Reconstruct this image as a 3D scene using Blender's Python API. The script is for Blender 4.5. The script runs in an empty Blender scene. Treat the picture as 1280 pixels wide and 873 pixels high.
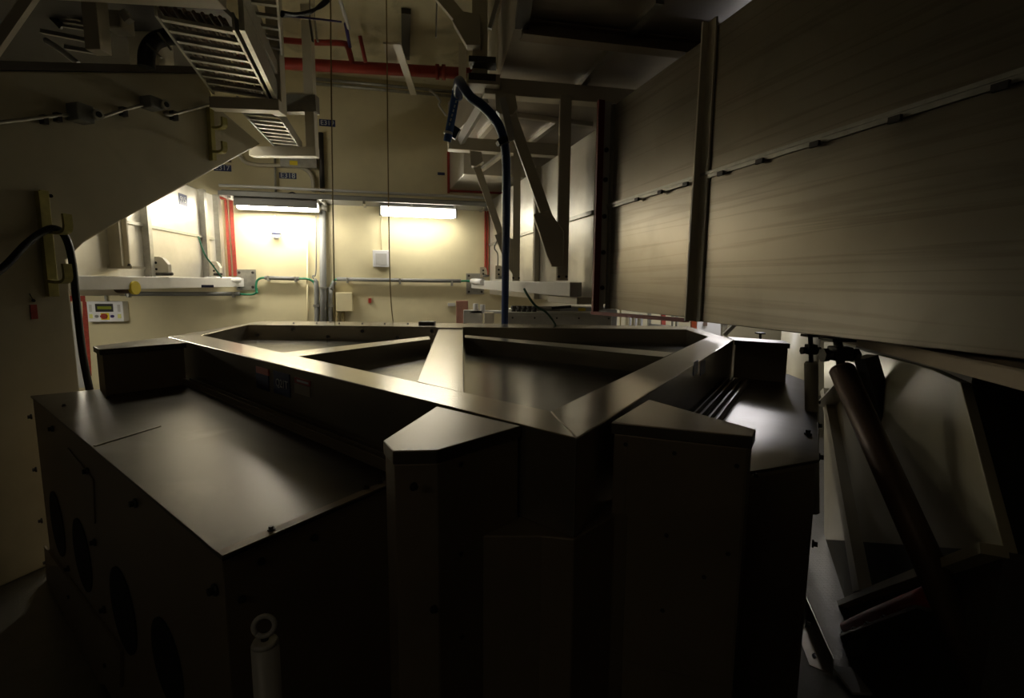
import bpy, bmesh, math, random
from mathutils import Vector as V, Matrix
random.seed(7)
S = bpy.context.scene
COL = S.collection
# ------------------------------------------------------------------ camera
F = 640.0; TH = math.radians(7.26); RO = 0.008
CAM = V((0, 0, 1.9))
fw = V((0, math.cos(TH), -math.sin(TH)))
r0 = V((1, 0, 0)); u0 = V((0, math.sin(TH), math.cos(TH)))
rr = r0*math.cos(RO) + u0*math.sin(RO); uu = -r0*math.sin(RO) + u0*math.cos(RO)
cd = bpy.data.cameras.new('camera'); cam = bpy.data.objects.new('camera', cd); COL.objects.link(cam)
cd.sensor_width = 36; cd.lens = F*36/1280; cd.clip_start = 0.05; cd.clip_end = 60
M = Matrix((rr, uu, -fw)).transposed().to_4x4(); M.translation = CAM
cam.matrix_world = M; S.camera = cam

def ray(px, py): return fw*F + rr*(px-640) - uu*(py-436.5)
def hz(px, py, z):
    d = ray(px, py); return CAM + d*((z-CAM.z)/d.z)
def dp(px, py, Y):
    d = ray(px, py); return CAM + d*(Y/d.y)
class Fr:
    """a vertical plane standing in the room: origin, direction along it, normal towards the room"""
    def __init__(s, o, u, flip=False):
        s.o = V((o[0], o[1], 0)); s.u = V((u[0], u[1], 0)).normalized()
        s.n = V((s.u.y, -s.u.x, 0))
        if flip: s.n = -s.n
    def pt(s, px, py, off=0):
        d = ray(px, py); o = s.o + s.n*off
        return CAM + d*((o-CAM).dot(s.n)/d.dot(s.n))
    def box(s, bm, x0, y0, x1, y1, a, b):
        ym = (y0+y1)/2; xm = (x0+x1)/2
        p0 = s.pt(x0, ym, b); p1 = s.pt(x1, ym, b)
        z1 = s.pt(xm, y0, b).z; z0 = s.pt(xm, y1, b).z
        q = [V((p0.x, p0.y, z0)), V((p1.x, p1.y, z0)), V((p1.x, p1.y, z1)), V((p0.x, p0.y, z1))]
        prism(bm, q, s.n*(a-b))
    def poly(s, bm, pts, a, b):
        prism(bm, [s.pt(x, y, b) for x, y in pts], s.n*(a-b))
WALL = Fr((0, 7.5), (1, .24))
CRM = Fr((-3.04, 3.4), (.38, 1.2))
D1 = Fr((.68, 3.7), (.277, -1))           # face of the big duct
D2 = Fr((-.33, 7.42), (.277, -1))
LD = Fr((-3.67, 6.62), (.14, -1), True)   # face of left duct
# ------------------------------------------------------------------ materials
def mat(name, col, rough=.5, metal=0, var=.12, scale=6, stretch=None, bump=0, spec=.5, stain=None, stain_amt=0, streak=0):
    m = bpy.data.materials.new(name); m.use_nodes = True
    n = m.node_tree.nodes; l = m.node_tree.links; b = n['Principled BSDF']
    b.inputs['Metallic'].default_value = metal; b.inputs['Roughness'].default_value = rough
    b.inputs['Specular IOR Level'].default_value = spec
    tc = n.new('ShaderNodeTexCoord'); mp = n.new('ShaderNodeMapping'); l.new(tc.outputs['Object'], mp.inputs[0])
    if stretch: mp.inputs['Scale'].default_value = stretch
    nz = n.new('ShaderNodeTexNoise'); nz.inputs['Scale'].default_value = scale; nz.inputs['Detail'].default_value = 6
    nz.inputs['Roughness'].default_value = .6
    l.new(mp.outputs[0], nz.inputs['Vector'])
    cr = n.new('ShaderNodeValToRGB'); cr.color_ramp.elements[0].position = .3; cr.color_ramp.elements[1].position = .7
    cr.color_ramp.elements[0].color = [c*(1-var) for c in col]+[1]; cr.color_ramp.elements[1].color = [min(1, c*(1+var)) for c in col]+[1]
    l.new(nz.outputs[0], cr.inputs[0]); out = cr.outputs[0]
    if stain:
        n2 = n.new('ShaderNodeTexNoise'); n2.inputs['Scale'].default_value = 1.7; n2.inputs['Detail'].default_value = 5; n2.inputs['Distortion'].default_value = 1.2
        l.new(tc.outputs['Object'], n2.inputs['Vector'])
        c2 = n.new('ShaderNodeValToRGB'); c2.color_ramp.elements[0].position = .55; c2.color_ramp.elements[1].position = .72
        c2.color_ramp.elements[0].color = (0, 0, 0, 1); c2.color_ramp.elements[1].color = (stain_amt,)*3+(1,)
        l.new(n2.outputs[0], c2.inputs[0])
        mx = n.new('ShaderNodeMixRGB'); l.new(c2.outputs[0], mx.inputs[0]); l.new(out, mx.inputs[1]); mx.inputs[2].default_value = (*stain, 1); out = mx.outputs[0]
    if streak:
        m2 = n.new('ShaderNodeMapping'); m2.inputs['Scale'].default_value = (.12, .12, 5); l.new(tc.outputs['Object'], m2.inputs[0])
        wv = n.new('ShaderNodeTexNoise'); wv.inputs['Scale'].default_value = 2.2; wv.inputs['Detail'].default_value = 4; wv.inputs['Distortion'].default_value = .5
        l.new(m2.outputs[0], wv.inputs['Vector'])
        c3 = n.new('ShaderNodeValToRGB'); c3.color_ramp.elements[0].position = .46; c3.color_ramp.elements[1].position = .54
        k = c3.color_ramp.elements[0]; k.color = (1, 1, 1, 1); c3.color_ramp.elements[1].color = (1, 1, 1, 1)
        e = c3.color_ramp.elements.new(.5); e.color = (1-streak,)*3+(1,)
        l.new(wv.outputs[0], c3.inputs[0])
        mx = n.new('ShaderNodeMixRGB'); mx.blend_type = 'MULTIPLY'; mx.inputs[0].default_value = 1
        l.new(out, mx.inputs[1]); l.new(c3.outputs[0], mx.inputs[2]); out = mx.outputs[0]
    l.new(out, b.inputs['Base Color'])
    if metal or var:
        mr = n.new('ShaderNodeMapRange'); mr.inputs['To Min'].default_value = rough*.8; mr.inputs['To Max'].default_value = min(1, rough*1.25)
        l.new(nz.outputs[0], mr.inputs[0]); l.new(mr.outputs[0], b.inputs['Roughness'])
    if bump:
        bp = n.new('ShaderNodeBump'); bp.inputs['Strength'].default_value = bump; bp.inputs['Distance'].default_value = .01
        l.new(nz.outputs[0], bp.inputs['Height']); l.new(bp.outputs[0], b.inputs['Normal'])
    return m
def emit(name, col, s):
    m = bpy.data.materials.new(name); m.use_nodes = True; n = m.node_tree.nodes; n.clear()
    e = n.new('ShaderNodeEmission'); e.inputs[0].default_value = (*col, 1); e.inputs[1].default_value = s
    o = n.new('ShaderNodeOutputMaterial'); m.node_tree.links.new(e.outputs[0], o.inputs[0]); return m
wallp = mat('cream wall paint', (.70, .625, .40), .6, 0, .05, 3, bump=.05, stain=(.45, .38, .22), stain_amt=.12)
ceilp = mat('ceiling paint', (.60, .54, .35), .7, 0, .08, 4, stain=(.22, .18, .1), stain_amt=.7)
cream = mat('cream gloss paint', (.50, .46, .33), .38, 0, .08, 2.5, bump=.06, stain=(.36, .32, .22), stain_amt=.4)
floorm = None
steel = mat('brushed stainless', (.46, .42, .35), .24, .8, .05, 3, (1, 1, 1), 0)
steeltop = mat('scuffed stainless top', (.125, .11, .09), .32, 1, .08, 3, (1, 1, 1), 0, stain=(.26, .24, .2), stain_amt=.5)
steelwing = mat('satin stainless', (.25, .225, .19), .33, 1, .08, 3)
steeltray = mat('stainless tray sheet', (.16, .145, .12), .22, 1, .1, 2.5, None, .0, stain=(.3, .28, .24), stain_amt=.5)
steelside = mat('dull stainless', (.27, .22, .16), .45, .35, .1, 4, None, .02)
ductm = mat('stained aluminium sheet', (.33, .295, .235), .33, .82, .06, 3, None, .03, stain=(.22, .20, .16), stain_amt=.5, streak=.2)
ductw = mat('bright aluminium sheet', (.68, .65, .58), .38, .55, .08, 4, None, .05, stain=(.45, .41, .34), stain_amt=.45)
plen = mat('dull plenum steel', (.40, .36, .31), .4, .35, .15, 3, None, .08, stain=(.6, .57, .5), stain_amt=.3)
frame_p = mat('grey beige paint', (.62, .57, .46), .45, 0, .05, 6)
galv = mat('galvanised metal', (.42, .41, .37), .4, .8, .15, 20)
greyp = mat('grey plastic', (.22, .22, .21), .5, 0, .05, 10)
lgrey = mat('light grey enamel', (.55, .54, .52), .4, 0, .04, 10)
white = mat('white enamel', (.80, .80, .82), .35, 0, .03, 10)
red = mat('red paint', (.32, .035, .02), .4, 0, .15, 12)
redseal = mat('red sealant', (.36, .05, .03), .7, 0, .25, 30, None, .3)
dred = mat('dark red gasket', (.20, .022, .016), .5, 0, .1, 12)
blue = mat('blue hose', (.012, .035, .13), .38, 0, .1, 12)
lblue = mat('printed blue hose', (.03, .09, .30), .4, 0, .1, 12)
blk = mat('black rubber', (.012, .012, .013), .45, 0, .1, 12)
dark = mat('dark steel', (.06, .055, .05), .45, .5, .15, 12)
olive = mat('olive yellow zinc', (.42, .38, .12), .45, .1, .2, 14)
green = mat('green cable', (.02, .20, .10), .45, 0, .1, 12)
navy = mat('navy sign', (.015, .025, .10), .4, 0, .05, 12)
ltext = mat('pale lettering', (.55, .57, .6), .5, 0, .02, 12)
orange = mat('orange label', (.6, .10, .03), .5, 0, .05, 12)
yellow = mat('yellow plastic', (.75, .58, .02), .4, 0, .05, 12)
yell2 = mat('pale yellow button', (.75, .75, .25), .4, 0, .05, 12)
lcd = mat('lcd display', (.22, .26, .02), .3, 0, .05, 12)
purp = mat('violet cable', (.05, .03, .16), .45, 0, .05, 12)
rope = mat('tan cord', (.25, .19, .08), .7, 0, .1, 12)
brown = mat('brown primer', (.13, .085, .06), .45, .3, .1, 8)
voidm = mat('dark interior', (.006, .005, .004), .8, 0, .1, 12)
shell = mat('dark paint', (.10, .09, .07), .7, 0, .1, 4)
tube_e = emit('fluorescent tube', (1, .93, .75), 40)
tube_l = emit('bright fluorescent tube', (1, .93, .77), 75)
tube_r = emit('soft fluorescent diffuser', (1, .94, .79), 24)
tube_fill = emit('added fill emitter', (1, .84, .60), 4.2)  # glow of the added fill lamp behind the camera
tube_m = emit('medium fluorescent tube', (1, .90, .68), 26)
tube_c = emit('cool fluorescent tube', (.97, .95, 1), 42)
# diamond plate floor
floorm = mat('diamond plate', (.22, .21, .19), .4, .8, .1, 9)
n = floorm.node_tree.nodes; l = floorm.node_tree.links
tc = n.new('ShaderNodeTexCoord'); ck = n.new('ShaderNodeTexChecker'); ck.inputs['Scale'].default_value = 50
mp = n.new('ShaderNodeMapping'); mp.inputs['Rotation'].default_value = (0, 0, .785)
l.new(tc.outputs['Object'], mp.inputs[0]); l.new(mp.outputs[0], ck.inputs['Vector'])
bp = n.new('ShaderNodeBump'); bp.inputs['Distance'].default_value = .006; l.new(ck.outputs['Fac'], bp.inputs['Height']); l.new(bp.outputs[0], n['Principled BSDF'].inputs['Normal'])
# ------------------------------------------------------------------ mesh helpers
def prism(bm, pts, vec):
    a = [bm.verts.new(p) for p in pts]; b = [bm.verts.new(p+vec) for p in pts]; k = len(a)
    bm.faces.new(a); bm.faces.new(b[::-1])
    for i in range(k): bm.faces.new((a[i], b[i], b[(i+1) % k], a[(i+1) % k]))
def bar(bm, p0, p1, w, h, up=V((0, 0, 1))):
    p0 = V(p0); p1 = V(p1); d = (p1-p0).normalized(); s = d.cross(up)
    s = s.normalized() if s.length > 1e-4 else V((1, 0, 0)); t = s.cross(d).normalized()
    prism(bm, [p0+s*(a*w/2)+t*(b*h/2) for a, b in ((-1, -1), (1, -1), (1, 1), (-1, 1))], p1-p0)
def ibeam(bm, p0, p1, w, h, th=.012, up=V((0, 0, 1))):
    p0 = V(p0); p1 = V(p1); d = (p1-p0).normalized(); s = d.cross(up)
    s = s.normalized() if s.length > 1e-4 else V((1, 0, 0)); t = s.cross(d).normalized()
    c = th/2; sec = [(-w/2, -h/2), (w/2, -h/2), (w/2, -h/2+th), (c, -h/2+th), (c, h/2-th), (w/2, h/2-th), (w/2, h/2), (-w/2, h/2), (-w/2, h/2-th), (-c, h/2-th), (-c, -h/2+th), (-w/2, -h/2+th)]
    prism(bm, [p0+s*a+t*b for a, b in sec], p1-p0)
def channel(bm, p0, p1, w, h, th=.01, up=V((0, 0, 1)), openside=1):
    p0 = V(p0); p1 = V(p1); d = (p1-p0).normalized(); s = d.cross(up).normalized()*openside; t = V(up)
    sec = [(-w/2, -h/2), (w/2, -h/2), (w/2, -h/2+th), (-w/2+th, -h/2+th), (-w/2+th, h/2-th), (w/2, h/2-th), (w/2, h/2), (-w/2, h/2)]
    prism(bm, [p0+s*a+t*b for a, b in sec], p1-p0)
def cyl(bm, p0, p1, r, r2=None, n=16):
    p0 = V(p0); p1 = V(p1); d = (p1-p0).normalized(); r2 = r if r2 is None else r2
    s = d.orthogonal().normalized(); t = d.cross(s)
    A = []; B = []
    for i in range(n):
        a = 2*math.pi*i/n; q = s*math.cos(a)+t*math.sin(a)
        A.append(bm.verts.new(p0+q*r)); B.append(bm.verts.new(p1+q*r2))
    bm.faces.new(A[::-1]); bm.faces.new(B)
    for i in range(n):
        f = bm.faces.new((A[i], A[(i+1) % n], B[(i+1) % n], B[i])); f.smooth = n > 8
def spline(pts, k=8):
    pts = [V(p) for p in pts]; P = [pts[0]*2-pts[1]]+pts+[pts[-1]*2-pts[-2]]; out = []
    for i in range(1, len(P)-2):
        a, b, c, d = P[i-1:i+3]
        for j in range(k):
            t = j/k; out.append(.5*((2*b)+(c-a)*t+(2*a-5*b+4*c-d)*t*t+(3*b-a-3*c+d)*t**3))
    out.append(pts[-1]); return out
def tube(bm, pts, r, n=12, k=8):
    P = spline(pts, k) if k > 1 else [V(p) for p in pts]; rings = []; s = None
    for i, p in enumerate(P):
        d = (P[min(i+1, len(P)-1)]-P[max(i-1, 0)]).normalized()
        s = d.orthogonal().normalized() if s is None else (s-d*s.dot(d)).normalized()
        t = d.cross(s)
        rings.append([bm.verts.new(p+(s*math.cos(2*math.pi*j/n)+t*math.sin(2*math.pi*j/n))*r) for j in range(n)])
    bm.faces.new(rings[0][::-1]); bm.faces.new(rings[-1])
    for a, b in zip(rings, rings[1:]):
        for j in range(n):
            f = bm.faces.new((a[j], a[(j+1) % n], b[(j+1) % n], b[j])); f.smooth = True
def torus(bm, c, nrm, R, r, n=24, m=10, a0=0, a1=2*math.pi):
    s = nrm.orthogonal().normalized(); t = nrm.cross(s)
    pts = [c+(s*math.cos(a0+(a1-a0)*i/n)+t*math.sin(a0+(a1-a0)*i/n))*R for i in range(n+1)]
    tube(bm, pts, r, m, 1)
def abox(bm, x0, x1, y0, y1, z0, z1):
    prism(bm, [V((x0, y0, z0)), V((x1, y0, z0)), V((x1, y1, z0)), V((x0, y1, z0))], V((0, 0, z1-z0)))
def finish(name, bm, m, parent=None, loc=None, bev=0):
    bmesh.ops.recalc_face_normals(bm, faces=bm.faces)
    if parent is not None: loc = parent['_w']
    if loc is None:
        xs = [v.co for v in bm.verts]; loc = (sum((v.x for v in xs))/len(xs), sum((v.y for v in xs))/len(xs), min(v.z for v in xs))
    L = V(loc)
    for v in bm.verts: v.co -= L
    me = bpy.data.meshes.new(name); bm.to_mesh(me); bm.free(); me.materials.append(m)
    o = bpy.data.objects.new(name, me); COL.objects.link(o)
    o['_w'] = tuple(L)
    if parent is not None: o.parent = parent
    else: o.location = L
    if bev:
        b = o.modifiers.new('bevel', 'BEVEL'); b.width = bev; b.segments = 2; b.limit_method = 'ANGLE'
    return o
def B(): return bmesh.new()
def thing(name, label, cat, loc, group=None):
    o = bpy.data.objects.new(name, None); COL.objects.link(o); o.location = V(loc); o['_w'] = tuple(V(loc))
    o.empty_display_size = .1
    o['label'] = label; o['category'] = cat
    if group: o['group'] = group
    return o
def tag(o, label, cat, group=None):
    o['label'] = label; o['category'] = cat
    if group: o['group'] = group
    return o
def part(t, name, fn, m, bev=0, label=None):
    bm = B(); fn(bm); o = finish(name, bm, m, t, bev=bev)
    if label: o['label'] = label
    return o
def solo(name, fn, m, label, cat, group=None, bev=0):
    bm = B(); fn(bm); return tag(finish(name, bm, m, bev=bev), label, cat, group)
def struct(name, fn, m):
    bm = B(); fn(bm); o = finish(name, bm, m, loc=(0, 0, 0)); o['kind'] = 'structure'; return o
def text(name, s, c, u, up, size, m, parent, depth=.001):
    """raised lettering centred on c, in the plane of u and up"""
    cu = bpy.data.curves.new(name, 'FONT'); cu.body = s; cu.size = size; cu.align_x = 'CENTER'; cu.align_y = 'CENTER'; cu.extrude = depth
    o = bpy.data.objects.new(name, cu); COL.objects.link(o)
    dg = bpy.context.evaluated_depsgraph_get(); me = bpy.data.meshes.new_from_object(o.evaluated_get(dg))
    bpy.data.objects.remove(o); nn = u.cross(up)
    R = Matrix((u, up, nn)).transposed().to_4x4(); R.translation = c - V(parent['_w'])
    me.transform(R); me.materials.clear(); me.materials.append(m); me.name = name
    q = bpy.data.objects.new(name, me); COL.objects.link(q); q.parent = parent; q['_w'] = parent['_w']; return q
UP = V((0, 0, 1))
def bolt_mesh(r, h):
    bm = B(); cyl(bm, (0, 0, 0), (0, 0, h*.35), r*1.5, n=12); cyl(bm, (0, 0, h*.35), (0, 0, h), r, n=6)
    bmesh.ops.recalc_face_normals(bm, faces=bm.faces); me = bpy.data.meshes.new('bolt'); bm.to_mesh(me); bm.free(); me.materials.append(dark); return me
BM_BIG = bolt_mesh(.011, .02); BM_SM = bolt_mesh(.007, .012)
def bolts(t, pts, nrm, me=BM_BIG):
    q = V((0, 0, 1)).rotation_difference(V(nrm).normalized())
    for p in pts:
        o = bpy.data.objects.new('bolt', me); COL.objects.link(o); o.parent = t
        o.location = V(p)-V(t['_w']); o.rotation_mode = 'QUATERNION'; o.rotation_quaternion = q
# ------------------------------------------------------------------ the room
ZC = WALL.pt(480, 100).z
wl = WALL.o-WALL.u*7.5; wr = WALL.o+WALL.u*6.5
def quad(bm, a, b, z0, z1, vec): prism(bm, [V((a.x, a.y, z0)), V((b.x, b.y, z0)), V((b.x, b.y, z1)), V((a.x, a.y, z1))], vec)
struct('wall_back', lambda b: quad(b, wl, wr, 0, ZC, -WALL.n*.15), wallp)
struct('floor', lambda b: abox(b, -6.4, 6.2, -3, 9.3, -.1, 0), floorm)
struct('ceiling', lambda b: abox(b, -6.4, 6.2, -3, 9.3, ZC, ZC+.15), ceilp)
struct('wall_left', lambda b: abox(b, -6.4, -6.25, -3, 9.3, 0, ZC), shell)
struct('wall_right', lambda b: abox(b, 6.05, 6.2, -3, 9.3, 0, ZC), shell)
struct('wall_front', lambda b: abox(b, -6.4, 6.2, -3.15, -3, 0, ZC), shell)
# ------------------------------------------------------------------ the big steel frame
ZF, ZB, ZT = 1.5, 1.22, 1.37
TPX = dict(V0=(721, 548), V1=(210, 421), V2=(330, 401), V3=(860, 408), V4=(917, 425),
           I0=(688, 514), I1=(252, 419), I2=(309, 406), I3=(858, 412), I4=(885, 421))
P = {k: hz(*v, ZF) for k, v in TPX.items()}
dn = V((0, 0, -1))
Lc = (P['V0']+P['V1'])/2
fr = thing('beam_frame', 'large polygonal frame of stainless steel beams with an open tray inside, filling the foreground', 'frame', (P['I0'].x, P['I0'].y+1, 0))
def beam(a, b, c, d, h=.28, m=steel):
    part(fr, 'frame_beam', lambda bm: prism(bm, [P[a], P[b], P[c], P[d]], dn*h), m, .004)
beam('V0', 'I0', 'I1', 'V1'); beam('V0', 'V4', 'I4', 'I0'); beam('V1', 'I1', 'I2', 'V2')
beam('V2', 'I2', 'I3', 'V3'); beam('V3', 'I3', 'I4', 'V4')
ca, cb, cc, cdd = hz(549, 409.5, ZF), hz(578.5, 409.5, ZF), hz(580, 491, ZF), hz(521, 477, ZF)
part(fr, 'centre_beam', lambda bm: prism(bm, [ca, cb, cc, cdd], dn*.12), steel, .003)
rz = ZF-.02
part(fr, 'cross_rib', lambda bm: prism(bm, [hz(354, 441, rz), hz(371, 446, rz), hz(538, 424, rz), hz(536, 420.5, rz)], dn*.11), steel)
part(fr, 'cross_rib', lambda bm: prism(bm, [hz(581, 419, rz), hz(581, 422, rz), hz(830, 446.5, rz), hz(842, 441, rz)], dn*.11), steel)
part(fr, 'tray_sheet', lambda bm: prism(bm, [P[k]+dn*(ZF-ZT) for k in ('I0', 'I1', 'I2', 'I3', 'I4')], dn*.02), steeltray)
part(fr, 'cap_plate', lambda bm: prism(bm, [hz(545, 409.5, ZF+.012), hz(578, 410, ZF+.012), hz(578, 404.5, ZF+.012), hz(549, 404, ZF+.012)], dn*.012), steel)
# core body below the near corner
core = [hz(600, 545, ZF), hz(651, 535, ZF)*.6+P['V0']*.4+V((0, -.04, 0)), P['V0'], hz(772, 530, ZF), hz(790, 530, ZF), P['V0']+V((.06, .75, 0)), P['V0']+V((-.3, .65, 0))]
cin = sum(core, V())/len(core)
part(fr, 'corner_body', lambda bm: prism(bm, [cin+(p-cin)*1.0+dn*.28 for p in core]+[], dn*(ZF-.28)), steelside, .004)
# wings
def wing(pts, name, inset=.94, lip=.035):
    Q = [hz(x, y, ZF-.001) for x, y in pts]; c = sum(Q, V())/len(Q)
    part(fr, 'wing_plate', lambda bm: prism(bm, Q, dn*lip), steelwing, .003)
    part(fr, 'wing_column', lambda bm: prism(bm, [c+(p-c)*inset+dn*lip for p in Q], dn*(ZF-lip)), steelside, .003)
    return Q
W1 = wing([(546, 508), (651, 532.5), (547, 563), (491, 564), (479, 551)], '', .97)
W2 = wing([(811, 499.5), (945, 537), (941, 546), (764, 528)], '', .96)
W3 = wing([(116, 433), (207, 421.5), (233, 428.5), (124, 437)], '')
W4 = wing([(909, 421), (981, 426), (988, 430), (918, 425.5)], '')
nF = V((-.15, -1, 0)).normalized()
for Q, pts in ((W2, [(782, 556), (843, 567), (921, 583), (776, 653), (833, 670), (910, 693), (880, 722), (828, 764)]), (W1, [(520, 610), (577, 581), (577, 693), (545, 764), (578, 797)])):
    a, b = (Q[2], Q[3]) if Q is W2 else (Q[2], Q[1])
    G = Fr((a.x, a.y), (b.x-a.x, b.y-a.y)); nn = G.n if G.n.y < 0 else -G.n
    bolts(fr, [G.pt(x, y, 0)-nn*.012 for x, y in pts], nn, BM_SM)
# panel seam doors on the core/wing fronts
def seam(a, b, x0, y0, x1, y1, off):
    G = Fr((a.x, a.y), (b.x-a.x, b.y-a.y));
    if G.n.y > 0: G.n = -G.n
    part(fr, 'access_panel', lambda bm: G.box(bm, x0, y0, x1, y1, -.03, off), steelside, .003)
seam(W2[2], W2[3], 778, 552, 925, 845, -.002)
seam(W1[3], W1[2], 620, 600, 762, 835, .05) if False else None
# bolts and clamp block on the back beam
bolts(fr, [hz(x, 404.5+(x-360)*.006, ZF) for x in (367, 396, 424, 453, 481, 510)], UP, BM_SM)
bb = Fr((P['I2'].x, P['I2'].y), (P['I3'].x-P['I2'].x, P['I3'].y-P['I2'].y))
if bb.n.y > 0: bb.n = -bb.n
bolts(fr, [bb.pt(x, y, .0) for x, y in ((322, 419), (366, 412), (410, 421), (453, 414), (497, 422), (540, 414))], bb.n, BM_BIG)
solo('clamp_block', lambda b: abox(b, *(lambda p, q: (p.x, q.x))(hz(523, 407, ZF), hz(543, 407, ZF)), hz(523, 407, ZF).y, hz(523, 407, ZF).y+.1, ZF, ZF+.035), dark, 'small dark clamp block standing on the back beam of the frame', 'clamp', bev=.004)
# labels on the near side of the left beam (part of the frame)
LB = Fr((P['V0'].x, P['V0'].y), (P['V0'].x-P['V1'].x, P['V0'].y-P['V1'].y))
if LB.n.y > 0: LB.n = -LB.n
def lab(x0, y0, x1, y1, m, nm='label_plate', t=fr, G=LB, th=.003, label=None):
    return part(t, nm, lambda bm: G.box(bm, x0, y0, x1, y1, 0, th), m, label=label)
lab(320, 461, 335, 487, navy, label='two-tone warning sticker, orange above blue')
lab(320, 460, 335, 468, orange, th=.004)
sg = lab(342, 466, 361.5, 494, navy, label='navy sign with pale letters')
text('lettering', 'Q21T', LB.pt(352, 480.5, .004), LB.u if LB.u.x > 0 else -LB.u, UP, .055, ltext, sg)
lab(368, 474, 387, 481, red, label='red danger sticker')
lab(368, 482, 387, 494, steelside, th=.002)
part(fr, 'lettering', lambda bm: LB.box(bm, 371, 476.5, 385, 479, .003, .0045), ltext)
# ------------------------------------------------------------------ left cabinet
A_, B_, C_, E_, G_, H_ = [hz(*p, ZB) for p in ((38, 495), (278, 697), (490, 605), (487, 556), (226, 474), (122, 487))]
C_ = B_+(G_-A_)*0+(C_-B_)*1.0
lf = thing('equipment_cabinet', 'long stainless cabinet with round portholes in its side, nested against the left beam', 'cabinet', (B_.x-.3, B_.y+.6, 0))
topL = [A_, B_, C_, E_, G_, H_]
cL = sum(topL, V())/6
part(lf, 'lid', lambda bm: prism(bm, topL, dn*.012), steeltop, .002)
part(lf, 'body', lambda bm: prism(bm, [cL+(p-cL)*.985+dn*.012 for p in topL], dn*(ZB-.012)), steelside, .004)
AB = Fr((A_.x, A_.y), (B_.x-A_.x, B_.y-A_.y), True)
if AB.n.x > 0: AB.n = -AB.n
BC = Fr((B_.x, B_.y), (C_.x-B_.x, C_.y-B_.y))
if BC.n.y > 0: BC.n = -BC.n
OF = -.015*abs((cL-AB.o).dot(AB.n))+.0015
OB = -.015*abs((cL-BC.o).dot(BC.n))+.0015
part(lf, 'edge_strip', lambda bm: prism(bm, [B_, B_+(A_-B_)*.012, C_+(A_-B_)*.012, C_], UP*.004), steelside)
def port(cx, cy, hh):
    c = AB.pt(cx, cy, OF); d = (AB.pt(cx, cy-hh/2, OF)-c).length
    part(lf, 'porthole', lambda bm: cyl(bm, c-AB.n*.01, c+AB.n*.004, d, n=40), voidm, label='black round porthole')
for q in ((72, 655, 60), (103, 694, 70), (154, 763, 86), (209, 828, 90), (92, 832, 46)): port(*q)
bolts(lf, [AB.pt(x, y, OF) for x, y in ((66, 536), (110, 589), (170, 629), (119, 678), (86, 711), (90, 745), (131, 762), (136, 830), (270, 737))], AB.n)
bolts(lf, [AB.pt(x, y, OF) for x, y in ((40, 521), (46, 587), (53, 651), (59, 703), (67, 763), (75, 822))], AB.n)
bolts(lf, [hz(x, y, ZB+.003) for x, y in ((339, 663), (135, 498), (80, 508), (458, 611), (475, 604))], UP, BM_SM)
bolts(lf, [BC.pt(x, y, OB) for x, y in ((302, 749), (326, 702), (392, 672))], BC.n, BM_SM)
part(lf, 'service_plate', lambda bm: AB.poly(bm, [(84, 560), (116, 600), (118, 655), (86, 610)], OF, OF+.004), steelside)
part(lf, 'side_panel', lambda bm: AB.poly(bm, [(55, 683), (150, 815), (150, 860), (66, 845)], OF, OF+.012), steelside)
part(lf, 'lid_seam', lambda bm: bar(bm, hz(118, 558, ZB+.001), hz(200, 533, ZB+.001), .012, .004), steelside)
# rails between cabinets and beams
def rail_set(a, b, lbl):
    d = (b-a).normalized(); s = d.cross(UP)
    t = thing('mounting_rail', lbl, 'rail', (a.x, a.y, ZB+.013), 'mounting rails along the beams')
    part(t, 'rail_base', lambda bm: bar(bm, a+UP*.007, b+UP*.007, .05, .012), steelside)
    for k in (-.018, .018): part(t, 'rail_flange', lambda bm: bar(bm, a+UP*.028+s*k, b+UP*.028+s*k, .008, .03), steelside)
lo = V((LB.n.x, LB.n.y, 0))
rail_set(P['V1']+lo*.035+dn*(ZF-ZB)+(P['V0']-P['V1'])*.14, P['V1']+lo*.035+dn*(ZF-ZB)+(P['V0']-P['V1'])*.82, 'thin steel rail running along the foot of the labelled left beam')
# ------------------------------------------------------------------ right cabinet
R_ = [hz(*p, ZB) for p in ((1024, 575), (1021, 482), (986, 468), (922, 468), (800, 545), (880, 598), (962, 586))]
cR = sum(R_, V())/7
rg = thing('equipment_cabinet', 'stainless cabinet with a bright light reflection on its lid, nested against the right beam', 'cabinet', (cR.x, cR.y, 0))
part(rg, 'lid', lambda bm: prism(bm, R_, dn*.012), steeltop, .002)
part(rg, 'body', lambda bm: prism(bm, [cR+(p-cR)*.985+dn*.012 for p in R_], dn*(ZB-.012)), steelside, .02)
RE = Fr((R_[0].x, R_[0].y), (R_[1].x-R_[0].x, R_[1].y-R_[0].y))
if RE.n.x < 0: RE.n = -RE.n
bolts(rg, [R_[0]+(R_[1]-R_[0])*t+dn*.03 for t in (.08, .4, .75)], RE.n)
bolts(rg, [R_[0]+dn*z for z in (.35, .7)], RE.n)
bolts(rg, [hz(1010, 543, ZB)], UP); bolts(rg, [hz(945, 596, ZB)], UP, BM_SM)
RB = Fr((P['V0'].x, P['V0'].y), (P['V4'].x-P['V0'].x, P['V4'].y-P['V0'].y))
if RB.n.x < 0: RB.n = -RB.n
ro = RB.n
for off in (.04, .12):
    rail_set(P['V0']+ro*off+dn*(ZF-ZB)+(P['V4']-P['V0'])*.3, P['V0']+ro*off+dn*(ZF-ZB)+(P['V4']-P['V0'])*.9, 'steel rail close to the right beam, on the right cabinet lid' if off < .1 else 'steel rail set further from the right beam, on the right cabinet lid')
for x in (870, 879): part(fr, 'label_plate', lambda bm: RB.box(bm, x-2.5, 452, x+2.5, 468, 0, .003), navy)
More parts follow.
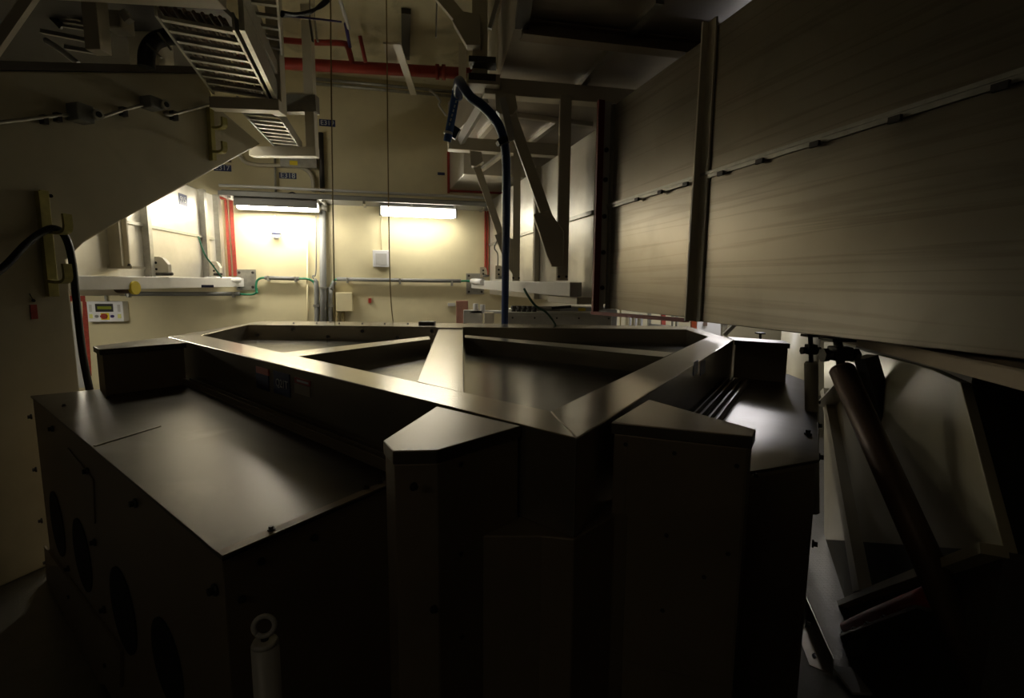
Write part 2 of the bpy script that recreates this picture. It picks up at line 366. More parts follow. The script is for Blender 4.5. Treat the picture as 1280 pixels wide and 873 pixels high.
# lifting post near the camera
pc = dp(331, 800, 1.12)
lp = thing('lifting_post', 'pale round post topped with a ring eye, in front of the left cabinet', 'post', (pc.x, pc.y, 0))
part(lp, 'post', lambda bm: (cyl(bm, (pc.x, pc.y, 0), (pc.x, pc.y, pc.z-.01), .031, n=28), cyl(bm, (pc.x, pc.y, pc.z-.01), (pc.x, pc.y, pc.z), .031, .026, n=28)), lgrey)
ey = V((pc.x, pc.y, pc.z+.035))
est = part(lp, 'eye_stem', lambda bm: cyl(bm, (pc.x, pc.y, pc.z-.005), (pc.x, pc.y, pc.z+.015), .009), dark)
part(est, 'eye_ring', lambda bm: torus(bm, ey, V((.3, -1, .2)).normalized(), .023, .006), lgrey)
# ------------------------------------------------------------------ cream side structure on the left
cs = thing('steel_bracket_wall', 'huge cream painted steel bracket plate filling the left side, with a slanting arm', 'bracket', (-3.6, 3.4, 0))
def cp(px, py): return CRM.pt(px, py, 0)
e83 = cp(84, 330); base = V((e83.x, e83.y, 0)); far = CRM.o - CRM.u*3.2
farp = cp(-140, 86)
plate = [base, cp(84, 325), cp(106, 303), cp(150, 277), cp(326, 180), cp(268, 130), cp(256, 92), farp, V((farp.x, farp.y, 0))]
zt = cp(120, 90).z
part(cs, 'plate', lambda bm: prism(bm, plate, -CRM.n*.1), cream, .012)
part(cs, 'top_flange', lambda bm: bar(bm, plate[6]-CRM.n*.15+UP*.03, farp-CRM.n*.15+UP*.03, .3, .05), shell)
part(cs, 'edge_flange', lambda bm: bar(bm, base-CRM.n*.22+CRM.u*-.02, base-CRM.n*.22+CRM.u*-.02+UP*(e83.z-.02), .03, .28, CRM.n), frame_p)
# conduit and boxes on the plate
cn = thing('conduit_run', 'thin bright conduit with clips crossing the cream bracket plate', 'conduit', CRM.pt(0, 153, .03))
part(cn, 'conduit', lambda bm: tube(bm, [CRM.pt(x, y, .035) for x, y in ((-60, 158), (0, 153), (60, 146), (88, 144), (98, 149))], .012, k=4), galv)
part(cn, 'conduit', lambda bm: tube(bm, [CRM.pt(x, y, .035) for x, y in ((124, 148), (150, 139), (180, 131), (187, 131), (192, 136))], .012, k=4), galv)
part(cn, 'conduit', lambda bm: tube(bm, [CRM.pt(x, y, .035) for x, y in ((205, 141), (212, 144), (235, 138), (266, 130))], .012, k=4), galv)
for x, y in ((58, 148), (157, 138), (220, 143), (75, 145)): part(cn, 'clip', lambda bm: CRM.box(bm, x-3, y-4, x+3, y+7, 0, .045), dark)
for x0, y0, x1, y1, w in ((97, 130, 118, 152, 'left of the two dark junction boxes on the cream bracket plate, the larger-looking one'), (188, 121, 203, 136, 'right of the two dark junction boxes on the cream bracket plate, nearer the slanting edge')):
    t = thing('junction_box', w, 'junction box', CRM.pt(x0, y1, .0), 'junction boxes on the bracket plate')
    part(t, 'housing', lambda bm: CRM.box(bm, x0, y0, x1, y1, 0, .11), greyp, .008)
    c = CRM.pt(x1-1, (y0+y1)/2+3, .09); r_ = .035
    gl = part(t, 'gland', lambda bm: cyl(bm, c, c+CRM.n*.05, r_), galv)
    part(gl, 'port', lambda bm: cyl(bm, c+CRM.n*.045, c+CRM.n*.055, r_*.55), voidm)
# hook strips
def hooks(x0, x1, ytop, ybot, arms, hx, sc, lbl):
    t = thing('cable_hook_strip', lbl, 'hook', CRM.pt(x0, ybot, 0), 'cable hook strips on the bracket plate')
    part(t, 'strip', lambda bm: CRM.box(bm, x0, ytop, x1, ybot, .015, .03), olive, .003)
    part(t, 'spine', lambda bm: CRM.box(bm, x0-2*sc, ytop+1, x0+2*sc, ybot, 0, .04), olive)
    for yb, yt in arms:
        def f(bm):
            # J-shaped flat hook coming out of the strip, tip pointing up
            c0 = CRM.pt((x0+x1)/2, yb-8*sc, .03); L = .17*sc**.5; zt_ = c0.z+.02
            pr = [V((0, 0, 0)), V((.4, 0, -.05)), V((.8, 0, -.035)), V((1, 0, .12)), V((1, 0, .62))]
            pts = [c0+CRM.n*(p.x*L)+UP*(p.z*L)+CRM.u*0 for p in pr]
            sp = spline(pts, 6)
            for a, b in zip(sp, sp[1:]):
                bar(bm, a, b+(b-a)*.15, .05, .02, CRM.n if abs((b-a).normalized().z) > .7 else UP)
        part(t, 'hook', f, olive)
    part(t, 'screw_hole', lambda bm: cyl(bm, CRM.pt((x0+x1)/2+1, ytop+6*sc, .028), CRM.pt((x0+x1)/2+1, ytop+6*sc, .033), .012), voidm)
hooks(57, 68, 239, 371, ((298, 0), (359, 0)), 85, 1, 'olive cable hook strip carrying the thick black cable, near the left edge')
hooks(265, 269, 134, 200, ((164, 0), (194, 0)), 283, .5, 'empty olive cable hook strip near the tip of the bracket plate')
ck0 = CRM.pt(62, 290, .15)
ckp = [CRM.pt(-60, 375, .16), CRM.pt(0, 338, .12), CRM.pt(32, 306, .1), CRM.pt(55, 289, .08), CRM.pt(70, 286, .09), CRM.pt(82, 297, .1), CRM.pt(90, 325, .12), CRM.pt(96, 380, .14), CRM.pt(103, 440, .18), CRM.pt(112, 488, .22)]
solo('thick_cable', lambda b: tube(b, ckp, .022), blk, 'thick black cable draped over the olive hook and dropping behind the left cabinet', 'cable')
tg = thing('warning_tag', 'small red tag hanging from a screw on the cream bracket plate', 'tag', CRM.pt(43, 400, 0))
part(tg, 'card', lambda bm: CRM.box(bm, 38.5, 381, 47, 399, .001, .006), redseal)
part(tg, 'screw', lambda bm: cyl(bm, CRM.pt(42, 376, 0), CRM.pt(42, 376, .02), .01), dark)
part(tg, 'string', lambda bm: tube(bm, [CRM.pt(42, 376, .015), CRM.pt(39, 371, .012), CRM.pt(37, 367, .004)], .002, 6), dark)
# ------------------------------------------------------------------ left duct to the back wall
def duct_box(bm, G, pts, depth): prism(bm, [G.pt(x, y, 0) for x, y in pts], -G.n*depth)
zl0 = LD.pt(280, 352).z; zl1 = LD.pt(262, 242).z
def ldp(px): 
    p = LD.pt(px, 330); return V((p.x, p.y, 0))
ld = thing('ventilation_duct', 'bright lit aluminium duct on the left running into the back wall', 'duct', ldp(200)+UP*(zl0))
wpt = ldp(288); npt = LD.o+LD.u*3.4
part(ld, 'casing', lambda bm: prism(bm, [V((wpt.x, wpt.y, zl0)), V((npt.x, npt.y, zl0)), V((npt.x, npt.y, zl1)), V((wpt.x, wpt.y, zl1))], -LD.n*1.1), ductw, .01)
for x0, x1 in ((177, 188), (252, 258), (270, 274)):
    c = ldp((x0+x1)/2); part(ld, 'stiffener', lambda bm: bar(bm, V((c.x, c.y, zl0))+LD.n*.03, V((c.x, c.y, zl1))+LD.n*.03, .06, .06, LD.n), galv)
sz = LD.pt(220, 290).z
part(ld, 'seam_strip', lambda bm: bar(bm, V((wpt.x, wpt.y, sz))+LD.n*.012+LD.u*.5, V((npt.x, npt.y, sz))+LD.n*.012, .02, .025), galv)
ldl = part(ld, 'label_plate', lambda bm: LD.box(bm, 224, 243, 234, 257, .0, .004), navy)
text('lettering', '915', LD.pt(229, 250, .006), -LD.u if (-LD.u).cross(UP).dot(LD.n) > 0 else LD.u, UP, .085, ltext, ldl)
solo('sealant_border', lambda b: (WALL.box(b, 283, 250, 286, 345, 0, .03), WALL.box(b, 289, 250, 293, 345, 0, .03), WALL.box(b, 256, 246, 292, 249, 0, .03)), redseal, 'red sealant border around the left duct opening in the back wall', 'sealant')
solo('sealant_border', lambda b: (WALL.poly(b, [(103, 376), (108, 378), (114, 470), (109, 474), (104, 440)], 0, .012), WALL.box(b, 60, 370, 106, 377, 0, .012)), redseal, 'red painted border low on the back wall under the control panel side', 'sealant')
solo('blanking_plate', lambda b: WALL.box(b, 40, 379, 104, 486, 0, .01), lgrey, 'pale grey blanking plate inside the red painted border', 'plate')
# chord beams carrying the trusses
def zpx(px, py, X, Y):  # height of a pixel over a plan position
    return 0
a = WALL.pt(300, 352, .02); b_ = dp(80, 352, 3.75)
cl = thing('chord_beam', 'light grey horizontal beam below the bright left duct, bolted to a wall plate', 'beam', (a.x, a.y, 1.87))
za = 1.89
part(cl, 'beam', lambda bm: bar(bm, V((a.x, a.y, za)), V((b_.x, b_.y, za-.01)), .1, .11), lgrey, .006)
part(cl, 'wall_plate', lambda bm: WALL.box(bm, 295, 337, 320, 363, 0, .02), galv)
bolts(cl, [WALL.pt(x, y, .02) for x, y in ((299, 341), (316, 341), (299, 359), (316, 359))], WALL.n)
part(cl, 'sleeve', lambda bm: cyl(bm, V((a.x, a.y, za+.03))+WALL.n*.05+V((.06, -.1, 0)), V((a.x, a.y, za+.03))+V((.0, -.75, 0)), .035), white)
d0 = WALL.n*.22
solo('lower_channel', lambda b: bar(b, dp(80, 364, 4.1), dp(152, 364, 4.5), .08, .075), frame_p, 'short shaded beam just under the left end of the light grey chord beam', 'beam')
for i, (px, w, lbl) in enumerate(((142, 14, 'left truss post, thick, in front of the bright left duct'), )):
    c = dp(px+6, 300, 4.35)
    t = thing('truss_post', lbl, 'post', (c.x, c.y, 2.0), None)
    part(t, 'post', lambda bm: ibeam(bm, V((c.x, c.y, 2.0)), V((c.x, c.y, 3.3)), .1, .1, .014, V((0, 1, 0))), frame_p)
    part(t, 'foot_plate', lambda bm: abox(bm, c.x-.13, c.x+.15, c.y-.08, c.y+.08, 2.0, 2.02), frame_p)
    bolts(t, [V((c.x+s, c.y-.05, 2.02)) for s in (-.1, .11)], UP)
def bracket(px, py0, py1, w, Y, lbl):
    p = dp(px, py1, Y); q = dp(px+w, py0, Y); k = (q.x-p.x)
    t = thing('pivot_bracket', lbl, 'bracket', p)
    h = q.z-p.z
    part(t, 'plate', lambda bm: prism(bm, [p, p+V((k, 0, 0)), p+V((k, 0, h*.6)), p+V((k*.78, 0, h*.93)), p+V((k*.6, 0, h)), p+V((0, 0, h))], V((0, .05, 0))), frame_p, .003)
    for z in (.35, .68): part(t, 'pin_hole', lambda bm: cyl(bm, p+V((k*.45, -.003, h*z)), p+V((k*.45, .001, h*z)), .012), voidm)
    part(t, 'pin', lambda bm: cyl(bm, p+V((k*.45, 0, .02)), p+V((k*1.25, -.02, .02)), .014), dark)
bracket(184, 321, 345, 25, 4.95, 'larger pivot bracket with two holes standing on the left chord beam')
bracket(262, 327, 345, 12, 6.0, 'small pivot bracket on the left chord beam near the wall plate')
# yellow spool
sp_ = dp(163, 360, 4.45)
tt = thing('cable_reel', 'small yellow and brown reel hanging under the left chord beam', 'reel', sp_)
part(tt, 'drum', lambda bm: cyl(bm, sp_+V((-.12, 0, 0)), sp_+V((.02, 0, 0)), .05), brown)
part(tt, 'flange', lambda bm: cyl(bm, sp_+V((.02, 0, 0)), sp_+V((.05, 0, 0)), .058), yellow)
# control panel
cpn = thing('control_panel', 'white control box with a display and a red switch on the back wall', 'control panel', WALL.pt(134, 402, 0))
part(cpn, 'housing', lambda bm: WALL.box(bm, 109, 377, 154, 402.5, 0, .14), white, .006)
bz = part(cpn, 'display_bezel', lambda bm: WALL.box(bm, 119, 380, 141, 390, .14, .148), blk)
part(bz, 'display', lambda bm: WALL.box(bm, 121.5, 383.2, 139, 386.8, .148, .151), lcd)
swp = part(cpn, 'switch_plate', lambda bm: WALL.box(bm, 126, 391.5, 136.5, 400, .14, .146), yellow)
cc_ = WALL.pt(131, 395.5, .146); part(swp, 'rotary_switch', lambda bm: (cyl(bm, cc_, cc_+WALL.n*.03, .032), bar(bm, cc_+WALL.n*.035-WALL.u*.03, cc_+WALL.n*.035+WALL.u*.03, .014, .02)), red)
for x in (113.5, 149): part(cpn, 'key', lambda bm: WALL.box(bm, x-2, 393, x+2, 398, .14, .15), yell2)
for x, m_ in ((121.5, greyp), (141, purp)):
    c = WALL.pt(x, 395.5, .14); part(cpn, 'button', lambda bm: cyl(bm, c, c+WALL.n*.02, .017), m_)
for x in (113, 148.5): part(cpn, 'printed_strip', lambda bm: WALL.box(bm, x-1.8, 381, x+1.8, 390, .14, .1415), lgrey)
part(cpn, 'cable_gland', lambda bm: WALL.box(bm, 130.5, 368, 133, 377.5, .04, .07), galv)
# ------------------------------------------------------------------ wall conduits
def wtube(t, name, pts, r, m, off=.05, k=6): return part(t, name, lambda bm: tube(bm, [WALL.pt(x, y, off) for x, y in pts], r, 12, k), m)
pipes = [((404, 256), (404, 330), (405, 410), .045, 'thick grey vertical pipe between the two wall lights'),]
t = thing('vertical_pipe', 'thick grey vertical pipe standing between the two wall lights', 'pipe', WALL.pt(405, 410, .07))
wtube(t, 'pipe', ((403, 252), (405, 470)), .043, greyp, .07, 1)
part(t, 'coupling', lambda bm: cyl(bm, WALL.pt(403.5, 257, .07), WALL.pt(403.6, 264, .07), .055), galv)
part(t, 'clip', lambda bm: WALL.box(bm, 400, 359, 408.5, 361.5, 0, .13), galv)
t = thing('conduit_run', 'grey conduit arching down left of the thick vertical pipe, with green cable', 'conduit', WALL.pt(394, 470, .04))
wtube(t, 'conduit', ((331, 347.5), (374, 348.5)), .026, greyp, .05, 1)
wtube(t, 'green_cable', ((322, 367), (320, 362), (321, 352), (326, 348), (333, 347.5)), .014, green)
wtube(t, 'green_cable', ((300, 368), (314, 368.5), (320, 366), (321, 360)), .012, green)
wtube(t, 'green_cable', ((374, 348.5), (385, 349), (392, 353), (395, 362)), .014, green)
wtube(t, 'conduit', ((393, 352), (395.5, 362), (396.5, 470)), .03, greyp, .05, 4)
for x, y in ((335, 349), (369, 350)): part(t, 'clip', lambda bm: WALL.box(bm, x-1.2, y-4, x+1.2, y+2.5, 0, .08), galv)
part(t, 'clip', lambda bm: WALL.box(bm, 391.5, 381, 399, 384, 0, .08), galv)
t = thing('conduit_run', 'grey conduit arching up right of the thick vertical pipe and running to the right truss', 'conduit', WALL.pt(413, 470, .04))
wtube(t, 'conduit', ((414, 470), (413, 368), (414, 362), (418, 352)), .03, greyp, .05, 4)
wtube(t, 'green_cable', ((413, 366), (413.5, 358), (418, 350.5), (424, 349)), .014, green)
wtube(t, 'conduit', ((421, 349), (500, 350.5), (576, 351.5)), .026, greyp, .05, 1)
wtube(t, 'green_cable', ((576, 351.5), (584, 351.5), (597, 353)), .014, green)
for x, y in ((434, 349.5), (500, 350.5), (565, 353)): part(t, 'clip', lambda bm: WALL.box(bm, x-1.2, y-2, x+1.2, y+4.5, 0, .08), galv)
part(t, 'clip', lambda bm: WALL.box(bm, 409, 381, 416.5, 384, 0, .08), galv)
t = thing('conduit_run', 'black conduit low under the left chord beam, leading to the green cable', 'conduit', WALL.pt(150, 369, .04))
wtube(t, 'conduit', ((150, 367.5), (300, 367.5)), .026, greyp, .05, 1)
wtube(t, 'green_cable', ((100, 367), (118, 369), (135, 368.5), (152, 368)), .01, green)
for x in (159, 291): part(t, 'clip', lambda bm: WALL.box(bm, x-1.3, 365, x+1.3, 372, 0, .08), galv)
solo('thin_pipe', lambda b: tube(b, [WALL.pt(x, y, .03) for x, y in ((384, 298), (385, 470))], .012, 8, 1), wallp, 'thin cream painted pipe rising left of the arched conduit', 'pipe')
solo('drop_wire', lambda b: tube(b, [WALL.pt(x, y, .06) for x, y in ((395, 270), (395, 338), (391, 345), (392, 349))], .009, 8, 6), greyp, 'thin dark wire dropping beside the thick vertical pipe under the left light', 'wire')
t = thing('wall_box', 'white square box hanging below the right wall light', 'box', WALL.pt(476, 334, 0))
part(t, 'housing', lambda bm: WALL.box(bm, 466, 313, 487, 334, 0, .10), white, .006)
part(t, 'cover', lambda bm: WALL.box(bm, 469.5, 317, 483.5, 331, .10, .104), lgrey)
part(t, 'cord', lambda bm: tube(bm, [WALL.pt(476.5, 272, .02), WALL.pt(477, 313, .02)], .008, 6, 1), wallp)
t = thing('wall_box', 'cream square electrical box above three short pipes', 'box', WALL.pt(428, 390, 0))
part(t, 'housing', lambda bm: WALL.box(bm, 420, 366, 440, 389.5, 0, .12), wallp, .006)
for x in (421, 428, 430): part(t, 'pipe', lambda bm: tube(bm, [WALL.pt(x, 388, .05), WALL.pt(x, 430, .05)], .014, 8, 1), rope)
t = thing('smoke_detector', 'small white bottle-shaped sensor under the left wall light', 'sensor', WALL.pt(345, 299, 0))
c = WALL.pt(345.5, 299, .06)
part(t, 'bulb', lambda bm: (cyl(bm, c, c+UP*.05, .03, .05), cyl(bm, c+UP*.05, c+UP*.14, .05, .05)), white)
part(t, 'band', lambda bm: cyl(bm, c+UP*.06, c+UP*.075, .053), navy)
part(t, 'stem', lambda bm: cyl(bm, c+UP*.14, c+UP*.3, .015), lgrey)
solo('call_button', lambda b: WALL.box(b, 460.5, 373, 464, 379, 0, .03), red, 'tiny red call point on the back wall right of the cream box', 'button')
solo('wall_socket', lambda b: WALL.box(b, 560, 379, 569, 383, 0, .03), lgrey, 'tiny grey wall socket left of the grey cabinets', 'socket')
# wall-mounted cable tray with pipes and lights
ct = thing('cable_tray', 'long cable tray with conduits running across the back wall above the lights', 'cable tray', WALL.pt(430, 252, 0))
def wl_line(x0, y0, x1, y1, off): 
    p = WALL.pt(x0, y0, off); q = WALL.pt(x1, y1, off); zm = (p.z+q.z)/2; return V((p.x, p.y, zm)), V((q.x, q.y, zm))
p, q = wl_line(280, 245, 612, 262, .24)
part(ct, 'tray', lambda bm: (bar(bm, p, q, .46, .012), bar(bm, p+WALL.n*.23+UP*.015, q+WALL.n*.23+UP*.015, .012, .05)), greyp)
for k_, (o_, m_) in enumerate(((.08, galv), (.15, galv), (.22, greyp))): part(ct, 'conduit', lambda bm: tube(bm, [p+WALL.n*(o_-.14)+UP*.055, q+WALL.n*(o_-.14)+UP*.055], .02, 10, 1), m_)
for s in (.03, .18, .35, .5, .68, .85, .97): part(ct, 'bracket', lambda bm: bar(bm, p.lerp(q, s)-WALL.n*.16+UP*-.02, p.lerp(q, s)+WALL.n*.16+UP*-.02, .03, .03), galv)
p2, q2 = wl_line(284, 236.5, 408, 245, .14)
part(ct, 'top_conduit', lambda bm: tube(bm, [p+WALL.n*.17+UP*.11, p.lerp(q, .45)+WALL.n*.17+UP*.11, q+WALL.n*.17+UP*.11], .018, 10, 1), lgrey)
part(ct, 'loose_cable', lambda bm: tube(bm, [WALL.pt(x, y, .36) for x, y in ((352, 248), (359, 243), (366, 241), (371, 245), (364, 249))], .01, 8), blk)
for i, (x0, x1, yl, yh, hood, lbl) in enumerate(((294, 397, 256, 266, 1, 'left fluorescent light on the back wall, under a grey hood'), (475, 570, 262, 274, 0, 'right fluorescent light on the back wall, its glowing tube in full view'))):
    p = WALL.pt(x0, yl, .34); q = WALL.pt(x1, yl+(0 if hood else 2), .34); z = (p.z+q.z)/2; p.z = q.z = z
    t = thing('fluorescent_light', lbl, 'light', p-WALL.n*.16, 'wall lights')
    if hood:
        part(t, 'housing', lambda bm: (bar(bm, p+UP*.05-WALL.n*.04, q+UP*.05-WALL.n*.04, .2, .03), bar(bm, p+WALL.n*.06+UP*.01, q+WALL.n*.06+UP*.01, .01, .09), bar(bm, p-WALL.n*.14+UP*.0, q-WALL.n*.14+UP*.0, .02, .12)), greyp)
        part(t, 'tube', lambda bm: (bar(bm, p+(q-p)*.03-UP*.035, q-(q-p)*.03-UP*.035, .09, .05)), tube_l)
    else:
        part(t, 'housing', lambda bm: (bar(bm, p+UP*.045-WALL.n*.06, q+UP*.045-WALL.n*.06, .2, .03), bar(bm, p-WALL.n*.15, q-WALL.n*.15, .02, .1)), greyp)
        part(t, 'tube', lambda bm: bar(bm, p+(q-p)*.02-UP*.03-WALL.n*.03, q-(q-p)*.02-UP*.03-WALL.n*.03, .13, .10), tube_r, .02)
        for e in (p, q): part(t, 'end_cap', lambda bm: bar(bm, e-WALL.u*.008-UP*.02-WALL.n*.03, e+WALL.u*.008-UP*.02-WALL.n*.03, .15, .12), greyp)
# more lamps of the same kind: over the left duct and beyond the right duct
p = V((-3.1, 4.6, 3.15)); q = V((-3.25, 5.4, 3.15))
t = thing('fluorescent_light', 'fluorescent light hidden behind the tip of the cream bracket, over the left duct', 'light', p, 'wall lights')
part(t, 'housing', lambda bm: bar(bm, p+UP*.05, q+UP*.05, .16, .03), greyp); part(t, 'tube', lambda bm: bar(bm, p, q, .08, .06), tube_e)
p = V((2.3, 6.2, 2.35)); q = V((3.3, 6.4, 2.35))
t = thing('fluorescent_light', 'cool fluorescent light behind the big right duct', 'light', p, 'wall lights')
part(t, 'housing', lambda bm: bar(bm, p+UP*.05, q+UP*.05, .16, .03), greyp); part(t, 'tube', lambda bm: bar(bm, p, q, .1, .08), tube_c)
for nm, p, q, m_, lb in (('', V((-4.55, 4.3, 1.78)), V((-4.45, 5.2, 1.78)), tube_e, 'fluorescent light hidden low behind the cream bracket, below the left duct'),
                        ('', V((-2.2, -1.6, 2.9)), V((-1.0, -1.6, 2.9)), tube_fill, 'weak fill light added out of view behind the camera position'),  # unseen fill lamp, added to lift the faces turned to the camera
                        ('', V((2.3, 5.62, 1.05)), V((2.85, 5.62, 1.05)), tube_m, 'fluorescent light standing low behind the far right corner of the frame')):
    t = thing('fluorescent_light', lb, 'light', p, 'wall lights')
    part(t, 'housing', lambda bm: bar(bm, p+UP*.05, q+UP*.05, .16, .03), greyp); part(t, 'tube', lambda bm: bar(bm, p, q, .08, .06), m_)
    part(t, 'hanger', lambda bm: bar(bm, (p+q)/2+UP*.06, V(((p+q).x/2, (p+q).y/2, ZC if p.y < 0 else (1.93 if p.x < 0 else 0))), .02, .02, V((0, 1, 0))), greyp)
# signs on the wall
def sign(x0, y0, x1, y1, s, lbl, sz):
    t = thing('number_sign', lbl, 'sign', WALL.pt(x0, y1, 0), 'navy number signs on the back wall')
    pp = part(t, 'plate', lambda bm: WALL.box(bm, x0, y0, x1, y1, 0, .006), navy)
    text('lettering', s, WALL.pt((x0+x1)/2, (y0+y1)/2, .008), WALL.u, UP, sz, ltext, pp)
sign(267, 206, 289, 214, 'E317', 'navy sign reading E317 beside the tip of the cream bracket', .085)
sign(349, 216, 370.5, 223.5, 'E318', 'navy sign reading E318 above the left wall light', .09)
sign(399, 149.5, 419, 158, 'E319', 'navy sign right of the steel column, the highest on the wall', .085)
solo('blank_sign', lambda b: WALL.box(b, 547, 215.5, 556, 219, 0, .006), navy, 'tiny navy plate beside the upper red-edged opening', 'sign')
solo('small_plate', lambda b: WALL.box(b, 284, 198, 289, 203, 0, .008), brown, 'small brown plate above the E317 sign', 'plate')
solo('number_plate', lambda b: bar(b, dp(252, 358, 4.9), dp(267, 358, 4.9), .01, .025), navy, 'small navy plate on the beam under the left duct', 'sign')
# upper wall conduits
solo('vertical_pipe', lambda b: tube(b, [WALL.pt(x, y, .05) for x, y in ((401, 166), (403, 240))], .03, 10, 1), dark, 'dark vertical pipe on the upper wall below the highest sign', 'pipe')
solo('conduit_run', lambda b: tube(b, [WALL.pt(x, y, .06) for x, y in ((297, 190), (306, 202), (320, 206), (345, 207), (368, 208), (382, 212), (390, 222), (392, 240))], .024, 10), frame_p, 'cream conduit curving over the E318 sign', 'conduit')
solo('thin_pipe', lambda b: tube(b, [WALL.pt(x, y, .06) for x, y in ((343.5, 198), (344.5, 240))], .015, 8, 1), galv, 'thin vertical pipe left of the E318 sign', 'pipe')
t = thing('cable_trunking', 'grey trunking box with a yellow sticker above the E318 sign', 'trunking', WALL.pt(350, 208, 0))
part(t, 'box', lambda bm: WALL.box(bm, 350, 196, 396, 209, .02, .12), galv, .004); part(t, 'sticker', lambda bm: WALL.box(bm, 362, 201, 372, 206.5, .12, .122), yellow)
for y, x0 in ((101, 395), (106, 380)):
    p, q = wl_line(x0, y, 590, y+14, .08)
    solo('conduit_run', lambda b: tube(b, [p, q], .02, 8, 1), galv, ('upper' if y < 104 else 'lower') + ' of two thin conduits along the top of the back wall', 'conduit')
# ------------------------------------------------------------------ ceiling services
def fy(px, py, z): return hz(px, py, z)
zr = ZC-.35
rp = thing('fire_main_pipe', 'thick red sprinkler main crossing under the ceiling', 'pipe', fy(480, 90, zr))
p = hz(350, 79, zr); q = hz(600, 93, zr)
part(rp, 'pipe', lambda bm: tube(bm, [p+(p-q)*.2, p, q, q+(q-p)*.05], .06, 20, 1), red)
d = (q-p).normalized()
for x in (545, 553): 
    c = p.lerp(q, (x-350)/250); part(rp, 'coupling', lambda bm: cyl(bm, c-d*.02, c+d*.02, .078), red)
zr2 = ZC-.12
solo('sprinkler_pipe', lambda b: (tube(b, [hz(350, 50, zr2), hz(390, 53, zr2), hz(428, 54, zr2), hz(434, 58, zr2), hz(437, 66, zr2-.08), hz(441, 82, zr-.0)], .03, 12, 4)), red, 'thin red sprinkler branch elbowing down to the thick red main', 'pipe')
solo('sprinkler_drop', lambda b: tube(b, [hz(450, 45, zr2), hz(457, 78, zr)], .02, 10, 1), red, 'short red drop pipe right of the elbowed branch', 'pipe')
for x0, y0, x1, y1, z, m_, lb in ((419, -20, 436, 35, zr2, lgrey, 'pale thin rod hanging from the ceiling at upper centre'), (432, 30, 437.5, 58, zr2, purp, 'violet rod leading down to the red branch')):
    solo('hanger_rod', lambda b: cyl(b, hz(x0, y0, z), hz(x1, y1, z-.02), .018), m_, lb, 'rod')
bk = thing('hanger_bracket', 'tan angled bracket hanging over the middle of the red main', 'bracket', hz(510, 60, zr-.1))
part(bk, 'arm', lambda bm: bar(bm, hz(496, 54, zr-.15), hz(517, 118, zr-.15), .07, .02), frame_p)
part(bk, 'plate', lambda bm: prism(bm, [hz(479, 55, zr+.12), hz(494, 56, zr+.12), hz(505, 98, zr+.12), hz(488, 97, zr+.12)], UP*.02), frame_p)
solo('ceiling_rod', lambda b: bar(b, hz(507.5, 14, ZC-.03), hz(507, 72, ZC-.03), .09, .05), shell, 'dark square hanger above the tan bracket', 'bracket')
solo('wire_rope', lambda b: tube(b, [hz(408, -20, zr-.05), dp(413, 0, 4.6), dp(414, 100, 4.62), dp(416, 250, 4.7), dp(419, 420, 5.1)], .006, 6, 1), rope, 'left of the two thin hanging cords, the straighter one', 'cord')
solo('wire_rope', lambda b: tube(b, [dp(482, -20, 5), dp(483, 0, 5), dp(485, 200, 5.05), dp(487, 330, 5.1), dp(489, 380, 5.2), dp(492, 407, 5.25)], .006, 6, 4), rope, 'right of the two thin hanging cords, its lower end curved', 'cord')
cb_ = thing('cable_bundle', 'bundle of black cables sagging out of the steel column top', 'cables', dp(357, 15, 4.3))
for k_ in range(7):
    part(cb_, 'cable', lambda bm: tube(bm, [dp(352, 15+k_*.8, 4.3), dp(370, 17.5+k_*1.0-k_*k_*.1, 4.4+.02*k_), dp(390, 13+k_*.3, 4.5), dp(408, 4-k_*.8, 4.6), dp(430+k_*3, -22, 4.8)], .012, 8, 5), blk)
solo('violet_cable', lambda b: tube(b, [dp(355, 20, 4.4), dp(390, 23, 4.5), dp(427, 27.5, 4.6)], .008, 6, 4), purp, 'thin violet cable running right from the cable bundle', 'cable')
for x in (387, 393): solo('hanging_clip', lambda b: (tube(b, [dp(x, 0, 4.9), dp(x+.5, 25, 4.9)], .004, 6, 1), bar(b, dp(x, 23, 4.9), dp(x+4, 52, 4.9), .03, .012)), galv if x > 390 else dark, 'small ' + ('silver' if x > 390 else 'black') + ' clip hanging over the thin red branch', 'clip')
solo('broken_hook', lambda b: tube(b, [dp(537, 113, 6.4), dp(543, 117, 6.4), dp(550, 126, 6.4), dp(549, 132, 6.4), dp(558, 145, 6.4)], .014, 8, 4), lgrey, 'thin bent pale hook left of the blue hose top', 'hook')
solo('hanging_tag', lambda b: bar(b, dp(546, 2, 4.4), dp(545, 47, 4.4), .02, .01), lgrey, 'pale thin strip hanging left of the overhead column', 'strip')
# ------------------------------------------------------------------ overhead trays at upper left
YL = [dict(z=3.37)]
def rack(pts, z, n, lbl, h=.1, hang=0):
    a0, b0, c0, d0 = [hz(x, y, z) for x, y in pts]   # near-left, near-right, far-right, far-left
    t = thing('cable_ladder', lbl, 'cable tray', (a0+c0)/2, 'overhead cable ladders')
    part(t, 'side_rail', lambda bm: bar(bm, a0+UP*h/2, d0+UP*h/2, .014, h), galv)
    part(t, 'side_rail', lambda bm: bar(bm, b0+UP*h/2, c0+UP*h/2, .014, h), galv)
    for i in range(n):
        f = (i+.5)/n; part(t, 'rung', lambda bm: bar(bm, a0.lerp(d0, f)+UP*.02, b0.lerp(c0, f)+UP*.02, .035, .02), galv)
    return t, a0, b0, c0, d0
t, a0, b0, c0, d0 = rack([(195, 20), (292, 38), (338, 128), (267, 118)], 3.37, 9, 'larger overhead cable ladder seen from below at upper left')
